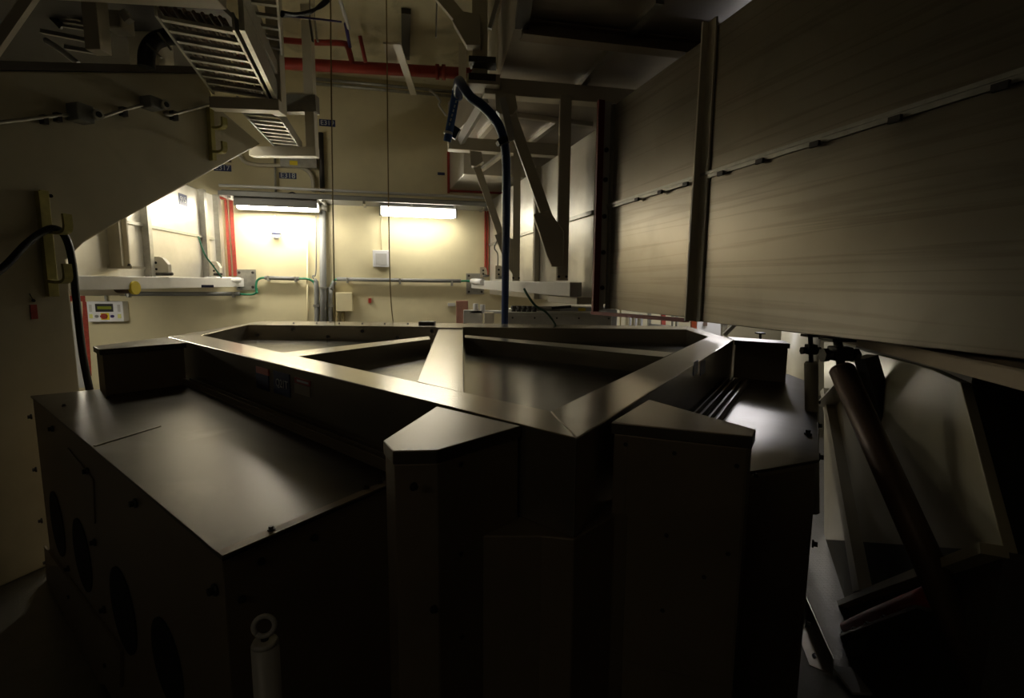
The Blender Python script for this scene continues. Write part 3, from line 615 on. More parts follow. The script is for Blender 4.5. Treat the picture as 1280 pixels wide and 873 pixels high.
solo('tray_cables', lambda bm: [tube(bm, [a0.lerp(b0, f)+UP*(.05+.01*(k % 2)), ((a0+d0)/2).lerp((b0+c0)/2, f+.02*math.sin(k*2))+UP*.055, d0.lerp(c0, f)+UP*.05], .011, 6, 3) for k, f in enumerate([.07+.058*i for i in range(15)])], brown, 'mass of dusty brown cables lying in the larger overhead ladder', 'cables')['kind'] = 'stuff'
rack([(297, 135), (345, 141), (377, 189), (345, 186)], 3.37, 10, 'smaller overhead cable ladder continuing toward the back wall')
rack([(303, -20), (345, -16), (352, 70), (336, 66)], 3.75, 6, 'narrow upper cable ladder beside the steel column')
yb = a0.y
sf = thing('platform_frame', 'cream painted steel platform frame at upper left holding the cable ladders', 'frame', dp(350, 130, 4.0))
k1 = hz(265, 130, 3.33); k2 = hz(357, 138, 3.33); k2.y = k1.y+(k2.x-k1.x)*.1
part(sf, 'far_beam', lambda bm: bar(bm, k1+UP*.0, V((k2.x, k2.y, k1.z)), .1, .09), frame_p, .004)
cx = hz(348, 137, 3.33)
part(sf, 'column', lambda bm: bar(bm, V((cx.x, cx.y, 3.29)), V((cx.x, cx.y, ZC)), .1, .1, V((0, 1, 0))), frame_p, .004)
p = dp(80, 14, 2.8); q = dp(292, 30, 2.8); q.y = 2.85
part(sf, 'near_beam', lambda bm: bar(bm, V((p.x, 2.72, 3.38)), V((q.x-.03, 2.76, 3.36)), .1, .17), frame_p, .004)
c2 = dp(123, 60, 3.6); part(sf, 'column', lambda bm: bar(bm, V((c2.x, c2.y, zt+.05)), V((c2.x, c2.y, ZC)), .1, .1, V((0, 1, 0))), frame_p, .004)
part(sf, 'side_channel', lambda bm: bar(bm, b0+V((.05, 0, .08)), c0+V((.05, 0, .08)), .03, .16), galv)
part(sf, 'side_channel', lambda bm: bar(bm, hz(300, -10, 3.6), hz(344, 84, 3.6), .03, .1), galv)
part(sf, 'gusset', lambda bm: bar(bm, hz(278, 34, 3.41), hz(290, 38, 3.41), .07, .012), lgrey)
part(sf, 'shade_deck', lambda bm: prism(bm, [V((-6.2, .6, 3.98)), V((-2.25, .6, 3.98)), V((-2.25, 4.6, 3.98)), V((-3.15, 5.75, 3.98)), V((-6.2, 5.6, 3.98))], UP*.04), dark)  # dark sheet added to cover the pale ceiling and keep light off it
k3 = dp(314, 185, 5.3); k4 = dp(397, 193, 5.3)
sb = thing('angle_bracket', 'cream angle arm carrying the end of the smaller cable ladder', 'arm', k3)
part(sb, 'arm', lambda bm: bar(bm, V((k3.x, k3.y, k3.z-.04)), V((k4.x, k3.y, k3.z-.04)), .1, .09), frame_p, .003)
part(sb, 'post', lambda bm: bar(bm, V((k4.x-.05, k3.y, k3.z-.0)), V((k4.x-.05, k3.y, ZC)), .09, .09, V((0, 1, 0))), frame_p)
part(sb, 'stub', lambda bm: bar(bm, dp(358, 131, 5.3), dp(397, 131, 5.3), .1, .16), galv)
part(sb, 'stub', lambda bm: bar(bm, dp(360, 119, 5.3), dp(394, 119, 5.3), .06, .03), frame_p)
# dark things above the bracket
solo('diagonal_brace', lambda b: bar(b, dp(-30, 95, 2.9), dp(50, -20, 2.9), .06, .03, V((0, 1, 0))), frame_p, 'slanting steel brace at the upper left corner', 'brace')
def stair(bm):
    for i in range(5):
        bar(bm, dp(48+i*9, 4+i*8, 4.4), dp(88+i*7, 12+i*7.5, 4.4), .02, .02)
st = thing('steel_ladder', 'dark ladder with thin rungs behind the bracket top at upper left', 'ladder', dp(70, 40, 4.4))
part(st, 'rail', lambda bm: bar(bm, dp(40, -6, 4.4), dp(78, 34, 4.4), .02, .05), dark); part(st, 'rail', lambda bm: bar(bm, dp(85, 2, 4.4), dp(116, 38, 4.4), .02, .05), galv)
for i in range(5): part(st, 'rung', lambda bm: bar(bm, dp(48+i*7.5, 4+i*7, 4.4), dp(92+i*5.5, 11+i*6.6, 4.4), .02, .02), galv)
for x0, y0, x1, y1, lb in ((52, 39, 118, 52, 'upper'), (82, 59, 118, 65, 'lower')):
    solo('crossbar', lambda b: bar(b, dp(x0, y0, 4.2), dp(x1, y1, 4.2), .03, .03), galv, lb+' of two thin crossbars behind the bracket top', 'bar')
solo('bent_pipe', lambda b: tube(b, [dp(57, 50, 4.0), dp(78, 64, 4.0), dp(98, 80, 4.0)], .02, 10, 4), lgrey, 'short pale slanting pipe above the bracket top', 'pipe')
fd = thing('flexible_duct', 'black curved hose loop with metal straps behind the larger ladder', 'hose', dp(185, 80, 3.9))
part(fd, 'hose', lambda bm: tube(bm, [dp(183, 84, 3.9), dp(184, 66, 3.9), dp(193, 52, 3.9), (dp(210, 46, 3.9)), dp(228, 46, 3.9)], .055, 16), blk)
part(fd, 'strap', lambda bm: bar(bm, dp(198, 41, 3.78), dp(215, 64, 3.78), .02, .01), galv); part(fd, 'strap', lambda bm: bar(bm, dp(184, 55, 3.78), dp(202, 72, 3.78), .02, .01), galv)
bx = thing('junction_box', 'cream box with a pale corner bracket behind the bracket top', 'junction box', dp(146, 36, 4.0))
part(bx, 'housing', lambda bm: abox(bm, dp(135, 36, 4).x, dp(157, 36, 4).x, 3.95, 4.1, dp(146, 38, 4).z, dp(146, 16, 4).z), frame_p, .01)
part(bx, 'corner', lambda bm: bar(bm, dp(154, 15, 3.92), dp(162, 27, 3.92), .05, .05), lgrey)
solo('cream_column', lambda b: abox(b, dp(160, 50, 4.6).x, dp(197, 50, 4.6).x, 4.6, 4.8, 3.3, ZC), frame_p, 'wide cream column behind the curved black hose', 'column')
# ------------------------------------------------------------------ big right duct
bd = thing('ventilation_duct', 'huge stained aluminium duct filling the right side, with a seam and a vertical stiffener', 'duct', (1.4, 2.2, 1.727))
zb = D1.pt(757, 386).z; ztp = D1.pt(757, 139).z
s0 = D1.o.copy(); s1 = D1.o+D1.u*5.6
NR = D1.n if D1.n.x < 0 else -D1.n; D1.n = NR
NR2 = D2.n if D2.n.x < 0 else -D2.n; D2.n = NR2
def pv(p, z): return V((p.x, p.y, z))
pst = D1.pt(878, 250); pst.z = 0
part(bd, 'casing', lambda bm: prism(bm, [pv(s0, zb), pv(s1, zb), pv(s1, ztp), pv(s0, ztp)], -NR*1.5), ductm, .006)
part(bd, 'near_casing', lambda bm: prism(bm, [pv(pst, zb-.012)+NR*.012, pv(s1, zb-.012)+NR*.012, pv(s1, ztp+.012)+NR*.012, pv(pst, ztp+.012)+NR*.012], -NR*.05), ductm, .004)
part(bd, 'stiffener', lambda bm: (bar(bm, pv(pst, zb-.012)+NR*.045, pv(pst, ztp+.05)+NR*.03, .012, .045, NR), bar(bm, pv(pst+D1.u*.03, zb-.012)+NR*.018, pv(pst+D1.u*.03, ztp+.05)+NR*.018, .07, .01, NR)), frame_p)
szz = D1.pt(757, 259).z
part(bd, 'seam_strip', lambda bm: (bar(bm, pv(s0, szz)+NR*.012, pv(s1, szz)+NR*.022, .025, .014), bar(bm, pv(s0, szz-.01)+NR*.018, pv(s1, szz-.01)+NR*.028, .005, .03)), galv)
for x, y in ((796, 252), (825, 243), (857, 233), (901, 213), (950, 197), (1019, 172), (1120, 137), (1253, 90)):
    c = D1.pt(x, y, .03); c.z = szz-.025; part(bd, 'seam_clip', lambda bm: bar(bm, c-D1.u*.02, c+D1.u*.02, .012, .02), dark)
az = zb-.02; aA, aB, aC = hz(1000, 406, az), hz(1420, 455, az), hz(1420, 490, az)
part(bd, 'bottom_angle', lambda bm: (prism(bm, [aA, aB, aC], dn*.008), prism(bm, [aA, aC, aC+dn*.055, aA+dn*.03], NR*-.008)), steelside)
# dark red gasket and grey flange at its far end
fl0 = D1.pt(757, 300); fl0.z = 0
part(bd, 'end_flange', lambda bm: bar(bm, pv(s0, zb-.01)+NR*.05-D1.u*.02, pv(s0, ztp+.03)+NR*.03-D1.u*.02, .016, .06, NR), lgrey)
part(bd, 'flange_strip', lambda bm: bar(bm, pv(s0, zb)+NR*.008+D1.u*.02, pv(s0, ztp)+NR*.008+D1.u*.02, .03, .016, NR), galv)
part(bd, 'gasket', lambda bm: (bar(bm, pv(s0, zb-.04)+NR*.085-D1.u*.01, pv(s0, ztp+.03)+NR*.085-D1.u*.01, .03, .045, NR), bar(bm, pv(s0, zb-.03)+NR*.1-D1.u*.02, pv(D1.pt(868, 300), zb-.012)+NR*.02, .03, .022)), dred)
bolts(bd, [pv(s0, z)+NR*.035-D1.u*.012 for z in (zb+.15, zb+.4, zb+.65, zb+.9, zb+1.1)], D1.u, BM_BIG)
# bolts under the bottom angle
bolts(bd, [hz(x, 406+(x-1000)*.165, az) for x in (1108, 1142, 1185, 1240)], UP, BM_SM)
# second duct behind
w2 = D2.o.copy(); w2.z = 0; e2 = D2.o+D2.u*3.55
z20 = zb+.02; z21 = D2.pt(735, 168).z
dd = thing('ventilation_duct', 'white lit aluminium duct behind the red gasket, running to the back wall', 'duct', pv(w2, z20))
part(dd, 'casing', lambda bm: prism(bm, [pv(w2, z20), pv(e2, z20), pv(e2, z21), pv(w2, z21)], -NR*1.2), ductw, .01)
s2 = D2.pt(735, 268).z
part(dd, 'seam_strip', lambda bm: bar(bm, pv(w2, s2)+NR*.012, pv(e2, s2)+NR*.012, .02, .03), galv)
for x in (674,): 
    c = D2.pt(x, 300); part(dd, 'stiffener', lambda bm: bar(bm, pv(c, z20)+NR*.03, pv(c, z21)+NR*.03, .06, .05, NR), frame_p)
solo('sealant_border', lambda b: (WALL.box(b, 606, 264, 608, 345, 0, .03), WALL.box(b, 609, 264, 610.5, 345, 0, .03)), redseal, 'thin red sealant strip where the right duct meets the back wall', 'sealant')
# upper opening / duct with red edge
UD0 = WALL.pt(562, 238); UD1 = WALL.pt(690, 246)
ud = thing('ventilation_duct', 'upper duct stub with a thin red edge at the top of the back wall', 'duct', UD0)
zu0 = UD0.z; zu1 = UD0.z+.62
un = V((.277, -1, 0)).normalized()
part(ud, 'casing', lambda bm: prism(bm, [pv(UD0, zu0), pv(UD1, zu0), pv(UD1, zu1), pv(UD0, zu1)], un*1.1), ductw, .01)
part(ud, 'red_edge', lambda bm: (WALL.box(bm, 559.5, 188, 562, 241, 0, .05), WALL.box(bm, 562, 238.5, 640, 241, 0, .05)), redseal)
part(ud, 'rib', lambda bm: bar(bm, hz(600, 214, zu0), hz(635, 187, zu0), .05, .03), galv)
# plenum overhead
zp = 3.5
pl = thing('overhead_plenum', 'dark stainless plenum with ribs hanging above, at upper right', 'plenum', hz(700, 90, zp))
pA, pB_, pC, pD = hz(622, 106, zp), hz(672, -60, zp), V((3.2, hz(672, -60, zp).y-.1, zp)), V((3.2, hz(622, 106, zp).y+.7, zp))
part(pl, 'casing', lambda bm: prism(bm, [pA, pB_, pC, pD], UP*.5), plen)
def prib(x0, y0, x1, y1, w=.05, h=.04): part(pl, 'rib', lambda bm: (bar(bm, hz(x0, y0, zp-h/2), hz(x1, y1, zp-h/2), w, h)), galv)
prib(722, 114, 770, 54); prib(782, 48, 825, 0)
part(pl, 'cross_beam', lambda bm: ibeam(bm, hz(652, 37, zp-.06), hz(905, 66, zp-.05), .1, .09), steelside)
part(pl, 'edge_beam', lambda bm: bar(bm, hz(652, 30, zp-.03), hz(662, -40, zp-.03), .08, .06), dark)
p2_ = thing('overhead_plenum', 'brighter ribbed plenum further back, behind the truss beam', 'plenum', dp(650, 150, 5))
q = [hz(560, 176, zp-.02), hz(760, 195, zp-.02), hz(840, 130, zp-.02), hz(612, 122, zp-.02)]
part(p2_, 'casing', lambda bm: prism(bm, q, UP*.4), plen)
for x0, y0, x1, y1 in ((658, 182, 700, 150), (600, 172, 628, 140), (610, 140, 740, 156)): part(p2_, 'rib', lambda bm: bar(bm, hz(x0, y0, zp-.04), hz(x1, y1, zp-.04), .05, .04), ductw)
# ------------------------------------------------------------------ trusses on the right
ch = lambda D: V((-.55+.303*(7.37-D), D, 0))
c0_ = ch(7.33); c1_ = ch(3.95)
cr_ = thing('chord_beam', 'light grey horizontal beam on the right, from the wall plate to the thick truss post', 'beam', pv(c0_, 1.8))
part(cr_, 'beam', lambda bm: bar(bm, pv(c0_, 1.89), pv(c1_, 1.86), .1, .11), lgrey, .005)
part(cr_, 'wall_plate', lambda bm: WALL.box(bm, 583, 342, 605, 368, 0, .02), galv)
bolts(cr_, [WALL.pt(x, y, .02) for x, y in ((586, 345), (602, 345), (586, 365), (602, 365))], WALL.n)
part(cr_, 'sleeve', lambda bm: cyl(bm, pv(c0_, 1.93)+V((-.02, -.12, 0)), pv(ch(6.6), 1.92)+V((-.06, 0, 0)), .04), white)
part(cr_, 'end_block', lambda bm: bar(bm, pv(ch(4.5), 1.775)+V((.08, 0, 0)), pv(c1_, 1.775)+V((.1, 0, 0)), .2, .055), frame_p, .005)
def gus(bm, pts, Y, th): prism(bm, [dp(x, y, Y) for x, y in pts], V((0, th, 0)))
def trussframe(Y, xp, ybot, bx0, by0, bx1, by1, dgx0, dgy0, dgx1, dgy1, w, lbl, g1, g2, ztop=None):
    c = dp(xp, ybot, Y)
    t = thing('steel_truss', lbl, 'truss', c, 'painted truss frames')
    zt_ = dp(xp, (by0+by1)/2, Y).z
    part(t, 'post', lambda bm: ibeam(bm, V((c.x, Y, 1.93)), V((c.x, Y, zt_)), w, w*1.15, .014, V((0, 1, 0))), frame_p)
    part(t, 'post_foot', lambda bm: bar(bm, V((c.x, Y, 1.93)), V((c.x, Y, 2.3)), w*.9, w*1.3, V((0, 1, 0))), frame_p)
    p = dp(bx0, by0, Y-.05); q = dp(bx1, by1, Y+.2)
    part(t, 'top_beam', lambda bm: bar(bm, V((p.x, p.y, zt_+.05)), V((q.x, q.y, zt_+.05)), .12, .12), frame_p, .004)
    part(t, 'diagonal', lambda bm: bar(bm, dp(dgx0, dgy0, Y-.03), dp(dgx1, dgy1, Y-.03), w*.95, w*.95, V((0, 1, 0))), frame_p, .003)
    part(t, 'gusset', lambda bm: gus(bm, g1, Y-.075-w*.5, w+.03), frame_p, .003)
    part(t, 'gusset', lambda bm: gus(bm, g2, Y-.075-w*.5, w+.03), frame_p, .003)
    bolts(t, [V((c.x+s, Y-w*.66, 1.93+z)) for s in (-.03, .03) for z in (.03,)], V((0, -1, 0)), BM_SM)
trussframe(4.2, 702, 366, 604, 106, 800, 138, 637, 140, 690, 290, .088, 'nearer painted truss frame with a large gusset on its post',
           [(619, 114), (644, 118), (647, 135), (640, 144), (624, 142), (620, 138)], [(667, 268), (686, 263), (695, 275), (705, 290), (705, 334), (690, 333), (684, 320)])
trussframe(5.41, 645, 360, 560, 182, 700, 196, 595, 205, 630, 305, .075, 'further truss frame, seen just left of the nearer one',
           [(587, 188), (602, 190), (604, 202), (595, 208), (589, 207)], [(618, 294), (628, 290), (642, 300), (642, 345), (632, 330)])
# top hanging column with gusset
tc_ = dp(595, 60, 4.15)
hc = thing('hanger_column', 'dark hanging column with a slanting arm and gusset above the blue hose', 'column', V((tc_.x, tc_.y, 3.45)))
part(hc, 'column', lambda bm: ibeam(bm, V((tc_.x+.03, tc_.y, 3.45)), V((tc_.x+.03, tc_.y, ZC)), .11, .11, .02, V((0, 1, 0))), frame_p)
part(hc, 'arm', lambda bm: bar(bm, dp(545, -12, 4.1), dp(590, 42, 4.1), .09, .07, V((0, 1, 0))), frame_p)
part(hc, 'gusset', lambda bm: gus(bm, [(565, 25), (580, 14), (600, 18), (600, 56), (583, 56)], 4.0, .1), frame_p, .003)
for y in (78, 99): part(hc, 'clamp', lambda bm: bar(bm, dp(587, y, 4.05), dp(620, y+2, 4.05), .14, .04), dark)
part(hc, 'base_plate', lambda bm: bar(bm, dp(585, 104, 4.1), dp(625, 106, 4.1), .2, .07), frame_p)
cc2 = dp(628, 40, 4.5)
solo('round_column', lambda b: cyl(b, V((cc2.x, 4.5, 3.62)), V((cc2.x, 4.5, ZC)), .12, n=28), frame_p, 'shaded cream round column right of the hanging column', 'column')
solo('light_strip', lambda b: bar(b, dp(612, 36, 4.2), dp(626, -12, 4.2), .03, .03), lgrey, 'pale narrow strip beside the round column', 'strip')
solo('tie_rod', lambda b: bar(b, dp(606, 125, 4.6), dp(576, 176, 5.3), .07, .05, V((0, 1, 0))), lgrey, 'pale slanting tie between the two truss frames', 'brace')
solo('hanger_plate', lambda b: bar(b, dp(578, 55, 4.6), dp(578, 108, 4.6), .06, .05, V((0, 1, 0))), frame_p, 'narrow cream post left of the hanging column', 'post')
solo('brace_arm', lambda b: bar(b, dp(628, 122, 4.0), dp(640, 176, 4.05), .05, .03, V((0, 1, 0))), lgrey, 'short pale brace behind the top of the blue hose', 'brace')
# blue hose
bh = thing('blue_hose', 'long dark blue hose hanging in front of the truss, clamped halfway', 'hose', dp(632, 420, 5.4))
part(bh, 'hose', lambda bm: tube(bm, [dp(573, 122, 4.42), dp(572, 108, 4.3), dp(574, 101, 4.2), dp(579, 108, 4.1), (dp(588, 121, 4.05)), dp(603, 132, 4.05), dp(617, 147, 4.1), dp(627, 165, 4.1), dp(632.5, 195, 4.2), dp(633, 250, 4.4), dp(632, 330, 4.9), dp(631, 400, 5.3), dp(631, 430, 5.4)], .036, 16), blue)
part(bh, 'clamp', lambda bm: (cyl(bm, dp(628, 173, 4.1), dp(630, 180, 4.1), .048), bar(bm, dp(622, 180, 4.05), dp(640, 172, 4.1), .05, .03)), blk)
hb = thing('hose_branch', 'printed blue hose end slanting down beside the dark blue hose', 'hose', dp(560, 175, 4.5))
part(hb, 'hose', lambda bm: tube(bm, [dp(571, 110, 4.4), dp(565, 145, 4.45), dp(559, 177, 4.5)], .034, 14), lblue)
for i in range(7): 
    c = dp(572-i*1.6, 120+i*5.6, 4.37+i*.006); part(hb, 'printed_mark', lambda bm: bar(bm, c, c+V((-.006, 0, -.02)), .01, .004, V((0, 1, 0))), ltext)
part(hb, 'cable_tie', lambda bm: cyl(bm, dp(571.3, 111, 4.39), dp(570.6, 114, 4.39), .038), lgrey)
part(hb, 'cable_tie', lambda bm: cyl(bm, dp(560.5, 165, 4.48), dp(560, 168, 4.48), .038), lgrey)
solo('bushing', lambda b: bar(b, dp(565, 172, 4.55), dp(572, 160, 4.55), .05, .06), blk, 'small black bushing beside the end of the printed blue hose', 'bushing')
# right pivot brackets
bracket(712, 324, 355, 24, 4.45, 'dark pivot bracket beside the red gasket')
bracket(619, 332, 349, 10, 6.0, 'pale pivot bracket left of the blue hose')
bracket(600, 334, 347, 9, 6.8, 'small pivot bracket nearest the right wall plate')
solo('green_cable', lambda b: tube(b, [dp(655, 361, 4.75), dp(660, 370, 4.72), dp(670, 383, 4.72), dp(682, 390, 4.75), (dp(692, 402, 4.9)), dp(696, 412, 5.1)], .011, 8), mat('dark green cable', (.01, .07, .035), .45, 0, .05), 'dark green cable looping down from the right chord beam', 'cable')
solo('green_cable', lambda b: tube(b, [dp(248, 296, 5.0), dp(256, 318, 4.95), dp(266, 332, 4.95), dp(277, 347, 4.95)], .008, 8), green, 'thin green cable dropping from the left duct to its chord beam', 'cable')
solo('grey_cable', lambda b: tube(b, [dp(622, 299, 6.3), dp(618, 310, 6.3), (dp(622, 318, 6.3)), dp(622, 335, 6.3)], .008, 8), greyp, 'thin grey wire behind the further truss frame', 'wire')
# ------------------------------------------------------------------ cabinets behind the frame
def cab(x0, x1, yt, Y, dep, m, lbl, cat='cabinet', det=0, name='grey_cabinet'):
    p = dp(x0, yt, Y); q = dp(x1, yt, Y)
    t = thing(name, lbl, cat, V(((p.x+q.x)/2, Y, 0)))
    z = dp((x0+x1)/2, yt, Y).z
    part(t, 'body', lambda bm: abox(bm, p.x, q.x, Y, Y+dep, 0, z), m, .008)
    if det:
        part(t, 'door', lambda bm: abox(bm, p.x+.03, q.x-.03, Y-.012, Y, .1, z-.03), m, .004)
        bolts(t, [V((p.x+(q.x-p.x)*f, Y-.012, z-.06)) for f in (.1, .3, .5, .7, .97)], V((0, -1, 0)), BM_SM)
    return t
cab(627, 765, 391, 5.7, .35, mat('pale grey cabinet', (.40, .38, .33), .4), 'long pale grey cabinet behind the frame, widest of the row', det=1)
cab(655, 772, 384, 6.15, .2, mat('grey back panel', (.42, .41, .40), .5), 'grey cabinet standing behind the widest one, a yellow sticker on its top')
t = cab(579, 603, 388, 5.9, .1, lgrey, 'slim grey cabinet at the left end of the row'); 
cab(605, 617, 391, 5.8, .15, frame_p, 'narrow tan cabinet between the slim and the wide ones')
cab(570, 585, 376, 6.6, .03, mat('dusty pink board', (.45, .22, .17), .6), 'pinkish board behind the slim grey cabinet', 'board', name='board')
solo('yellow_sticker', lambda b: bar(b, dp(723, 387, 6.14), dp(732, 387, 6.14), .006, .035), yellow, 'yellow sticker on the grey cabinet below the red gasket', 'sticker')
vz = dp(660, 391, 5.75).z
vb = thing('valve_cluster', 'cluster of dark valves on top of the widest grey cabinet', 'valves', V((dp(650, 390, 5.8).x, 5.85, vz)))
for i in range(5):
    c = V((dp(642+i*6.5, 388, 5.85).x, 5.85, vz)); part(vb, 'valve', lambda bm: (cyl(bm, c, c+UP*.05, .025), cyl(bm, c+UP*.05+V((-.03, 0, 0)), c+UP*.05+V((.03, 0, 0)), .022)), dark)
c = V((dp(700, 388, 5.85).x, 5.85, vz)); part(vb, 'handle', lambda bm: bar(bm, V((c.x-.1, 5.8, vz+.05)), V((c.x+.12, 5.8, vz+.07)), .03, .03), blk)
part(vb, 'pipe', lambda bm: cyl(bm, V((dp(636, 388, 5.85).x, 5.85, vz+.03)), c+UP*.03, .015), galv)
sh = dp(600, 383, 5.95)
solo('cable_fitting', lambda b: (cyl(b, sh+V((-.05, 0, -.05)), sh+V((-.05, 0, .03)), .03), cyl(b, sh+V((.03, 0, -.05)), sh+V((.03, 0, .02)), .03), abox(b, sh.x-.1, sh.x+.3, sh.y-.05, sh.y+.1, sh.z-.08, sh.z-.05)), white, 'white cable fitting on the slim grey cabinet', 'fitting', bev=.004)
# far clutter seen in the slot under the big duct
WB = WALL
solo('cream_board', lambda b: WALL.box(b, 776, 380, 809, 440, 0, .03), ceilp, 'cream board seen in the gap under the big duct', 'board')
for i, x in enumerate((787, 794, 801)):
    solo('small_pipe', lambda b: tube(b, [WALL.pt(x, 393, .08), WALL.pt(x+1, 400, .1), WALL.pt(x, 415, .08)], .02, 8), lgrey, ('leftmost', 'middle', 'rightmost')[i]+' of three short pale pipes on the cream board', 'pipe')
solo('steel_post', lambda b: bar(b, dp(811.5, 384, 6.6), dp(811.5, 420, 6.6), .04, .04, V((0, 1, 0))), galv, 'thin galvanised post right of the cream board', 'post')
solo('steel_rail', lambda b: bar(b, dp(811, 406, 6.6), dp(842, 409, 6.6), .04, .03), galv, 'low galvanised rail joining two posts in the gap', 'rail')
solo('red_post', lambda b: bar(b, dp(829, 384, 7.2), dp(829, 416, 7.2), .055, .05, V((0, 1, 0))), red, 'thin red post in the gap, left of the orange one', 'post')
solo('orange_post', lambda b: bar(b, dp(867, 388, 6.2), dp(867, 416, 6.2), .06, .05, V((0, 1, 0))), orange, 'orange post in the gap below the vertical stiffener', 'post')
for x in (841, 846): solo('pipe_stand', lambda b: (cyl(b, dp(x, 384, 6.3), dp(x, 420, 6.3), .018), cyl(b, dp(x, 390, 6.3), dp(x, 393, 6.3), .03)), galv, ('left' if x < 843 else 'right')+' of the twin thin steel pipes in the gap', 'pipe')
solo('pale_board', lambda b: abox(b, dp(872, 400, 6.9).x, dp(905, 400, 6.9).x, 6.9, 7.0, 0, dp(890, 390, 6.9).z+.3), lgrey, 'pale panel with a small brown picture label in the gap', 'panel')
solo('picture_label', lambda b: bar(b, dp(879, 405, 6.88), dp(884, 405, 6.88), .006, .06), brown, 'small brown label on the pale panel in the gap', 'label')
solo('diagonal_strut', lambda b: bar(b, dp(905, 419, 5.6), dp(928, 396, 5.6), .04, .04), galv, 'pale slanting strut in the gap right of the orange post', 'strut')
solo('grey_post', lambda b: bar(b, dp(905, 390, 6.3), dp(905, 420, 6.3), .06, .06, V((0, 1, 0))), galv, 'grey post behind the slanting strut', 'post')
solo('round_tank', lambda b: cyl(b, V((dp(1000, 430, 6.5).x, 6.5, 0)), V((dp(1000, 430, 6.5).x, 6.5, 1.42)), .22, n=32), cream, 'pale round column end beyond the right cabinet', 'column')
# ------------------------------------------------------------------ support leg structure at the lower right
def rp_(px, py, off=0): return SP.pt(px, py, off)
SP = Fr((2.02, 2.85), (-.45, -1))
if SP.n.x > 0: SP.n = -SP.n
lgx = thing('tapered_support', 'large cream tapering support plate with ribs, under the big duct at right', 'support', SP.pt(1045, 760))
xb = V((SP.pt(1240, 700).x, SP.pt(1240, 700).y, 0))
xa = SP.pt(1030, 700); xa.z = 0
l0, l1, l2 = SP.pt(1030, 768), SP.pt(1100, 742), SP.pt(1255, 690)
part(lgx, 'plate', lambda bm: prism(bm, [l0, l1, l2, SP.pt(1200, 478), SP.pt(1165, 462), SP.pt(1040, 428), SP.pt(1030, 428)], -SP.n*.03), cream, .003)
part(lgx, 'rib', lambda bm: prism(bm, [SP.pt(1036, 490), SP.pt(1040, 486), SP.pt(1092, 742), SP.pt(1083, 744)], SP.n*.06), cream)
part(lgx, 'rib', lambda bm: bar(bm, SP.pt(1030, 508, .06), SP.pt(1060, 478, .06), .12, .012), cream)
part(lgx, 'foot_flange', lambda bm: (bar(bm, l0+SP.n*.02, l1+SP.n*.02, .06, .03), bar(bm, l1+SP.n*.02, l2+SP.n*.02, .06, .03)), cream)
bolts(lgx, [l0.lerp(l1, f)+SP.n*.03+UP*.016 for f in (.15, .5, .85)]+[l1.lerp(l2, f)+SP.n*.03+UP*.016 for f in (.2, .5, .8)], UP, BM_SM)
part(lgx, 'base_body', lambda bm: prism(bm, [xa, xb, l2, l1, l0], -SP.n*.3), shell)
ri = thing('red_pipe', 'dark red pipe lying along the foot of the cream support', 'pipe', rp_(1036, 790, .3))
ra = SP.pt(1040, 796, .03); rb_ = SP.pt(1172, 745, .03)
part(ri, 'pipe', lambda bm: tube(bm, [ra, (ra+rb_)/2+UP*.01, rb_], .04, 16), red)
part(ri, 'flange_plate', lambda bm: bar(bm, ra+SP.n*.01-UP*.055, rb_+SP.n*.01-UP*.055, .09, .012), steel)
bolts(ri, [(ra+SP.n*.035-UP*.049).lerp(rb_+SP.n*.035-UP*.049, f) for f in (.15, .3, .45, .6, .75)], UP)
kp0 = hz(1003, 757, 0); kp1 = hz(1040, 845, 0)
kp = thing('kick_plate', 'bright angled metal kick plate on the floor beside the right cabinet', 'plate', kp0)
kd = (kp1-kp0).normalized(); ks = kd.cross(UP)
if ks.x > 0: ks = -ks
part(kp, 'base', lambda bm: prism(bm, [kp0, kp1, kp1+ks*.09-kd*.04, kp0+ks*.09], UP*.006), steel)
part(kp, 'upstand', lambda bm: bar(bm, kp0+UP*.045, kp1+UP*.045, .006, .09), steel)
bolts(kp, [kp0.lerp(kp1, f)+ks*.05+UP*.006 for f in (.2, .8)], UP, BM_SM)
abk = thing('floor_bracket', 'pale angled floor bracket by the red pipe', 'bracket', hz(1060, 850, 0))
part(abk, 'plate', lambda bm: bar(bm, hz(1052, 835, .02), hz(1078, 868, .02), .09, .012), lgrey)
part(abk, 'web', lambda bm: bar(bm, hz(1060, 812, .06), hz(1120, 800, .06), .01, .08), galv)
solo('dark_void_block', lambda b: abox(b, 1.95, 4.2, .2, 2.15, 0, 1.6), shell, 'tall dark block added to black out the unlit lower right corner behind the cream support', 'filler', bev=.02)  # dark block added so the unlit void beyond the support stays black
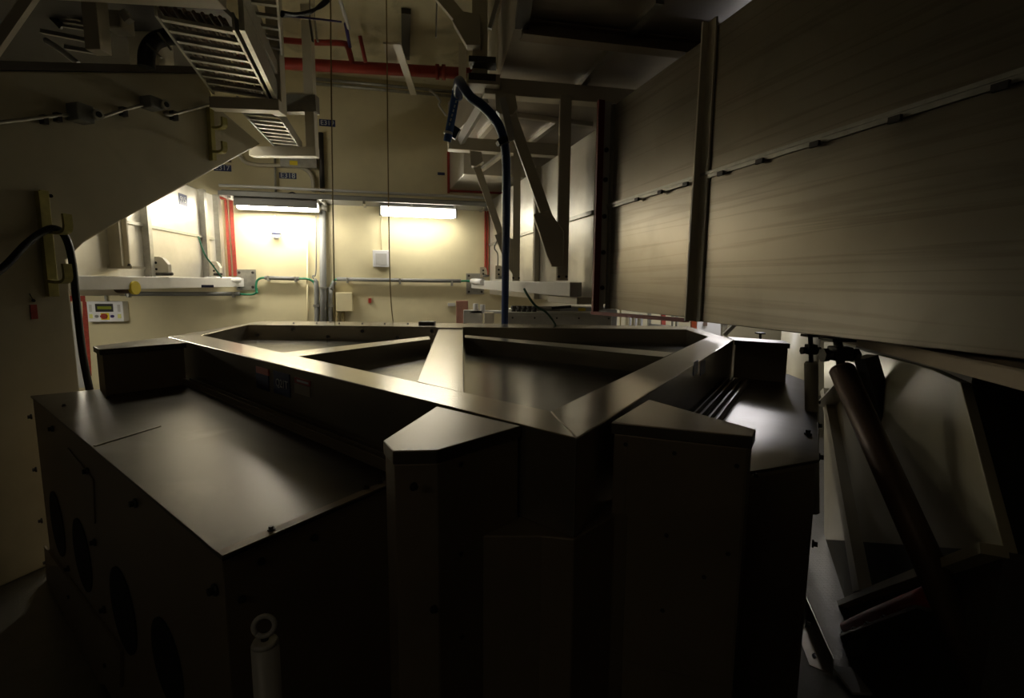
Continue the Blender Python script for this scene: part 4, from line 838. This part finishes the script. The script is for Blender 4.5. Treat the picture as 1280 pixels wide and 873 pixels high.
# struts and joints
def strut(x0, y0, Y0, x1, y1, Y1, r, lbl, m_=brown):
    p = dp(x0, y0, Y0); q = dp(x1, y1, Y1); d_ = (q-p).normalized()
    t = thing('support_strut', lbl, 'strut', p, 'jointed support struts')
    part(t, 'tube', lambda bm: (cyl(bm, p, q, r, n=24), cyl(bm, p-d_*.012, p, r*.8, r, n=24)), m_)
    top = dp(x0-4 if x0 > 1030 else x0, 405, Y0); top.z = min(1.70, p.z+.16)
    part(t, 'threaded_rod', lambda bm: cyl(bm, p-d_*.0, V((top.x, Y0, top.z)), r*.35), dark)
    c = p.lerp(V((top.x, Y0, top.z)), .45)
    part(t, 'joint_fork', lambda bm: (abox(bm, c.x-r*.75, c.x+r*.75, Y0-r*.7, Y0+r*.7, c.z-.02, c.z+.035)), dark, .006)
    part(t, 'joint_pin', lambda bm: (cyl(bm, c+V((-r*1.25, 0, 0)), c+V((r*1.25, 0, 0)), r*.42), cyl(bm, c+V((-r*1.5, 0, 0)), c+V((-r*1.1, 0, 0)), r*.62, n=6), cyl(bm, c+V((r*1.1, 0, 0)), c+V((r*1.5, 0, 0)), r*.62, n=6)), dark)
    part(t, 'joint_plate', lambda bm: abox(bm, top.x-r, top.x+r, Y0-r, Y0+r, top.z-.012, top.z), dark)
strut(1052, 462, 2.0, 1240, 880, 1.35, .046, 'thick slanting brown strut with a dark universal joint under the big duct')
strut(1014, 455, 2.75, 1016, 640, 2.78, .034, 'short upright pinkish strut with a dark joint, behind the right cabinet', cream)
strut(951, 440, 4.2, 951, 520, 4.2, .03, 'small far strut with a dark joint above the right back corner of the frame', olive)
solo('dark_brace', lambda b: bar(b, dp(1082, 446, 2.6), dp(1175, 760, 2.45), .07, .09, V((0, 1, 0))), dark, 'dark slanting brace between the thick strut and the cream support', 'brace')
# ------------------------------------------------------------------ world and colour
w = bpy.data.worlds.new('world'); S.world = w; w.use_nodes = True
w.node_tree.nodes['Background'].inputs[0].default_value = (.02, .02, .02, 1); w.node_tree.nodes['Background'].inputs[1].default_value = 1
S.view_settings.view_transform = 'Standard'; S.view_settings.look = 'None'; S.view_settings.gamma = 1; S.view_settings.use_curve_mapping = False
S.view_settings.exposure = 0
for o in bpy.data.objects:
    if '_w' in o: del o['_w']
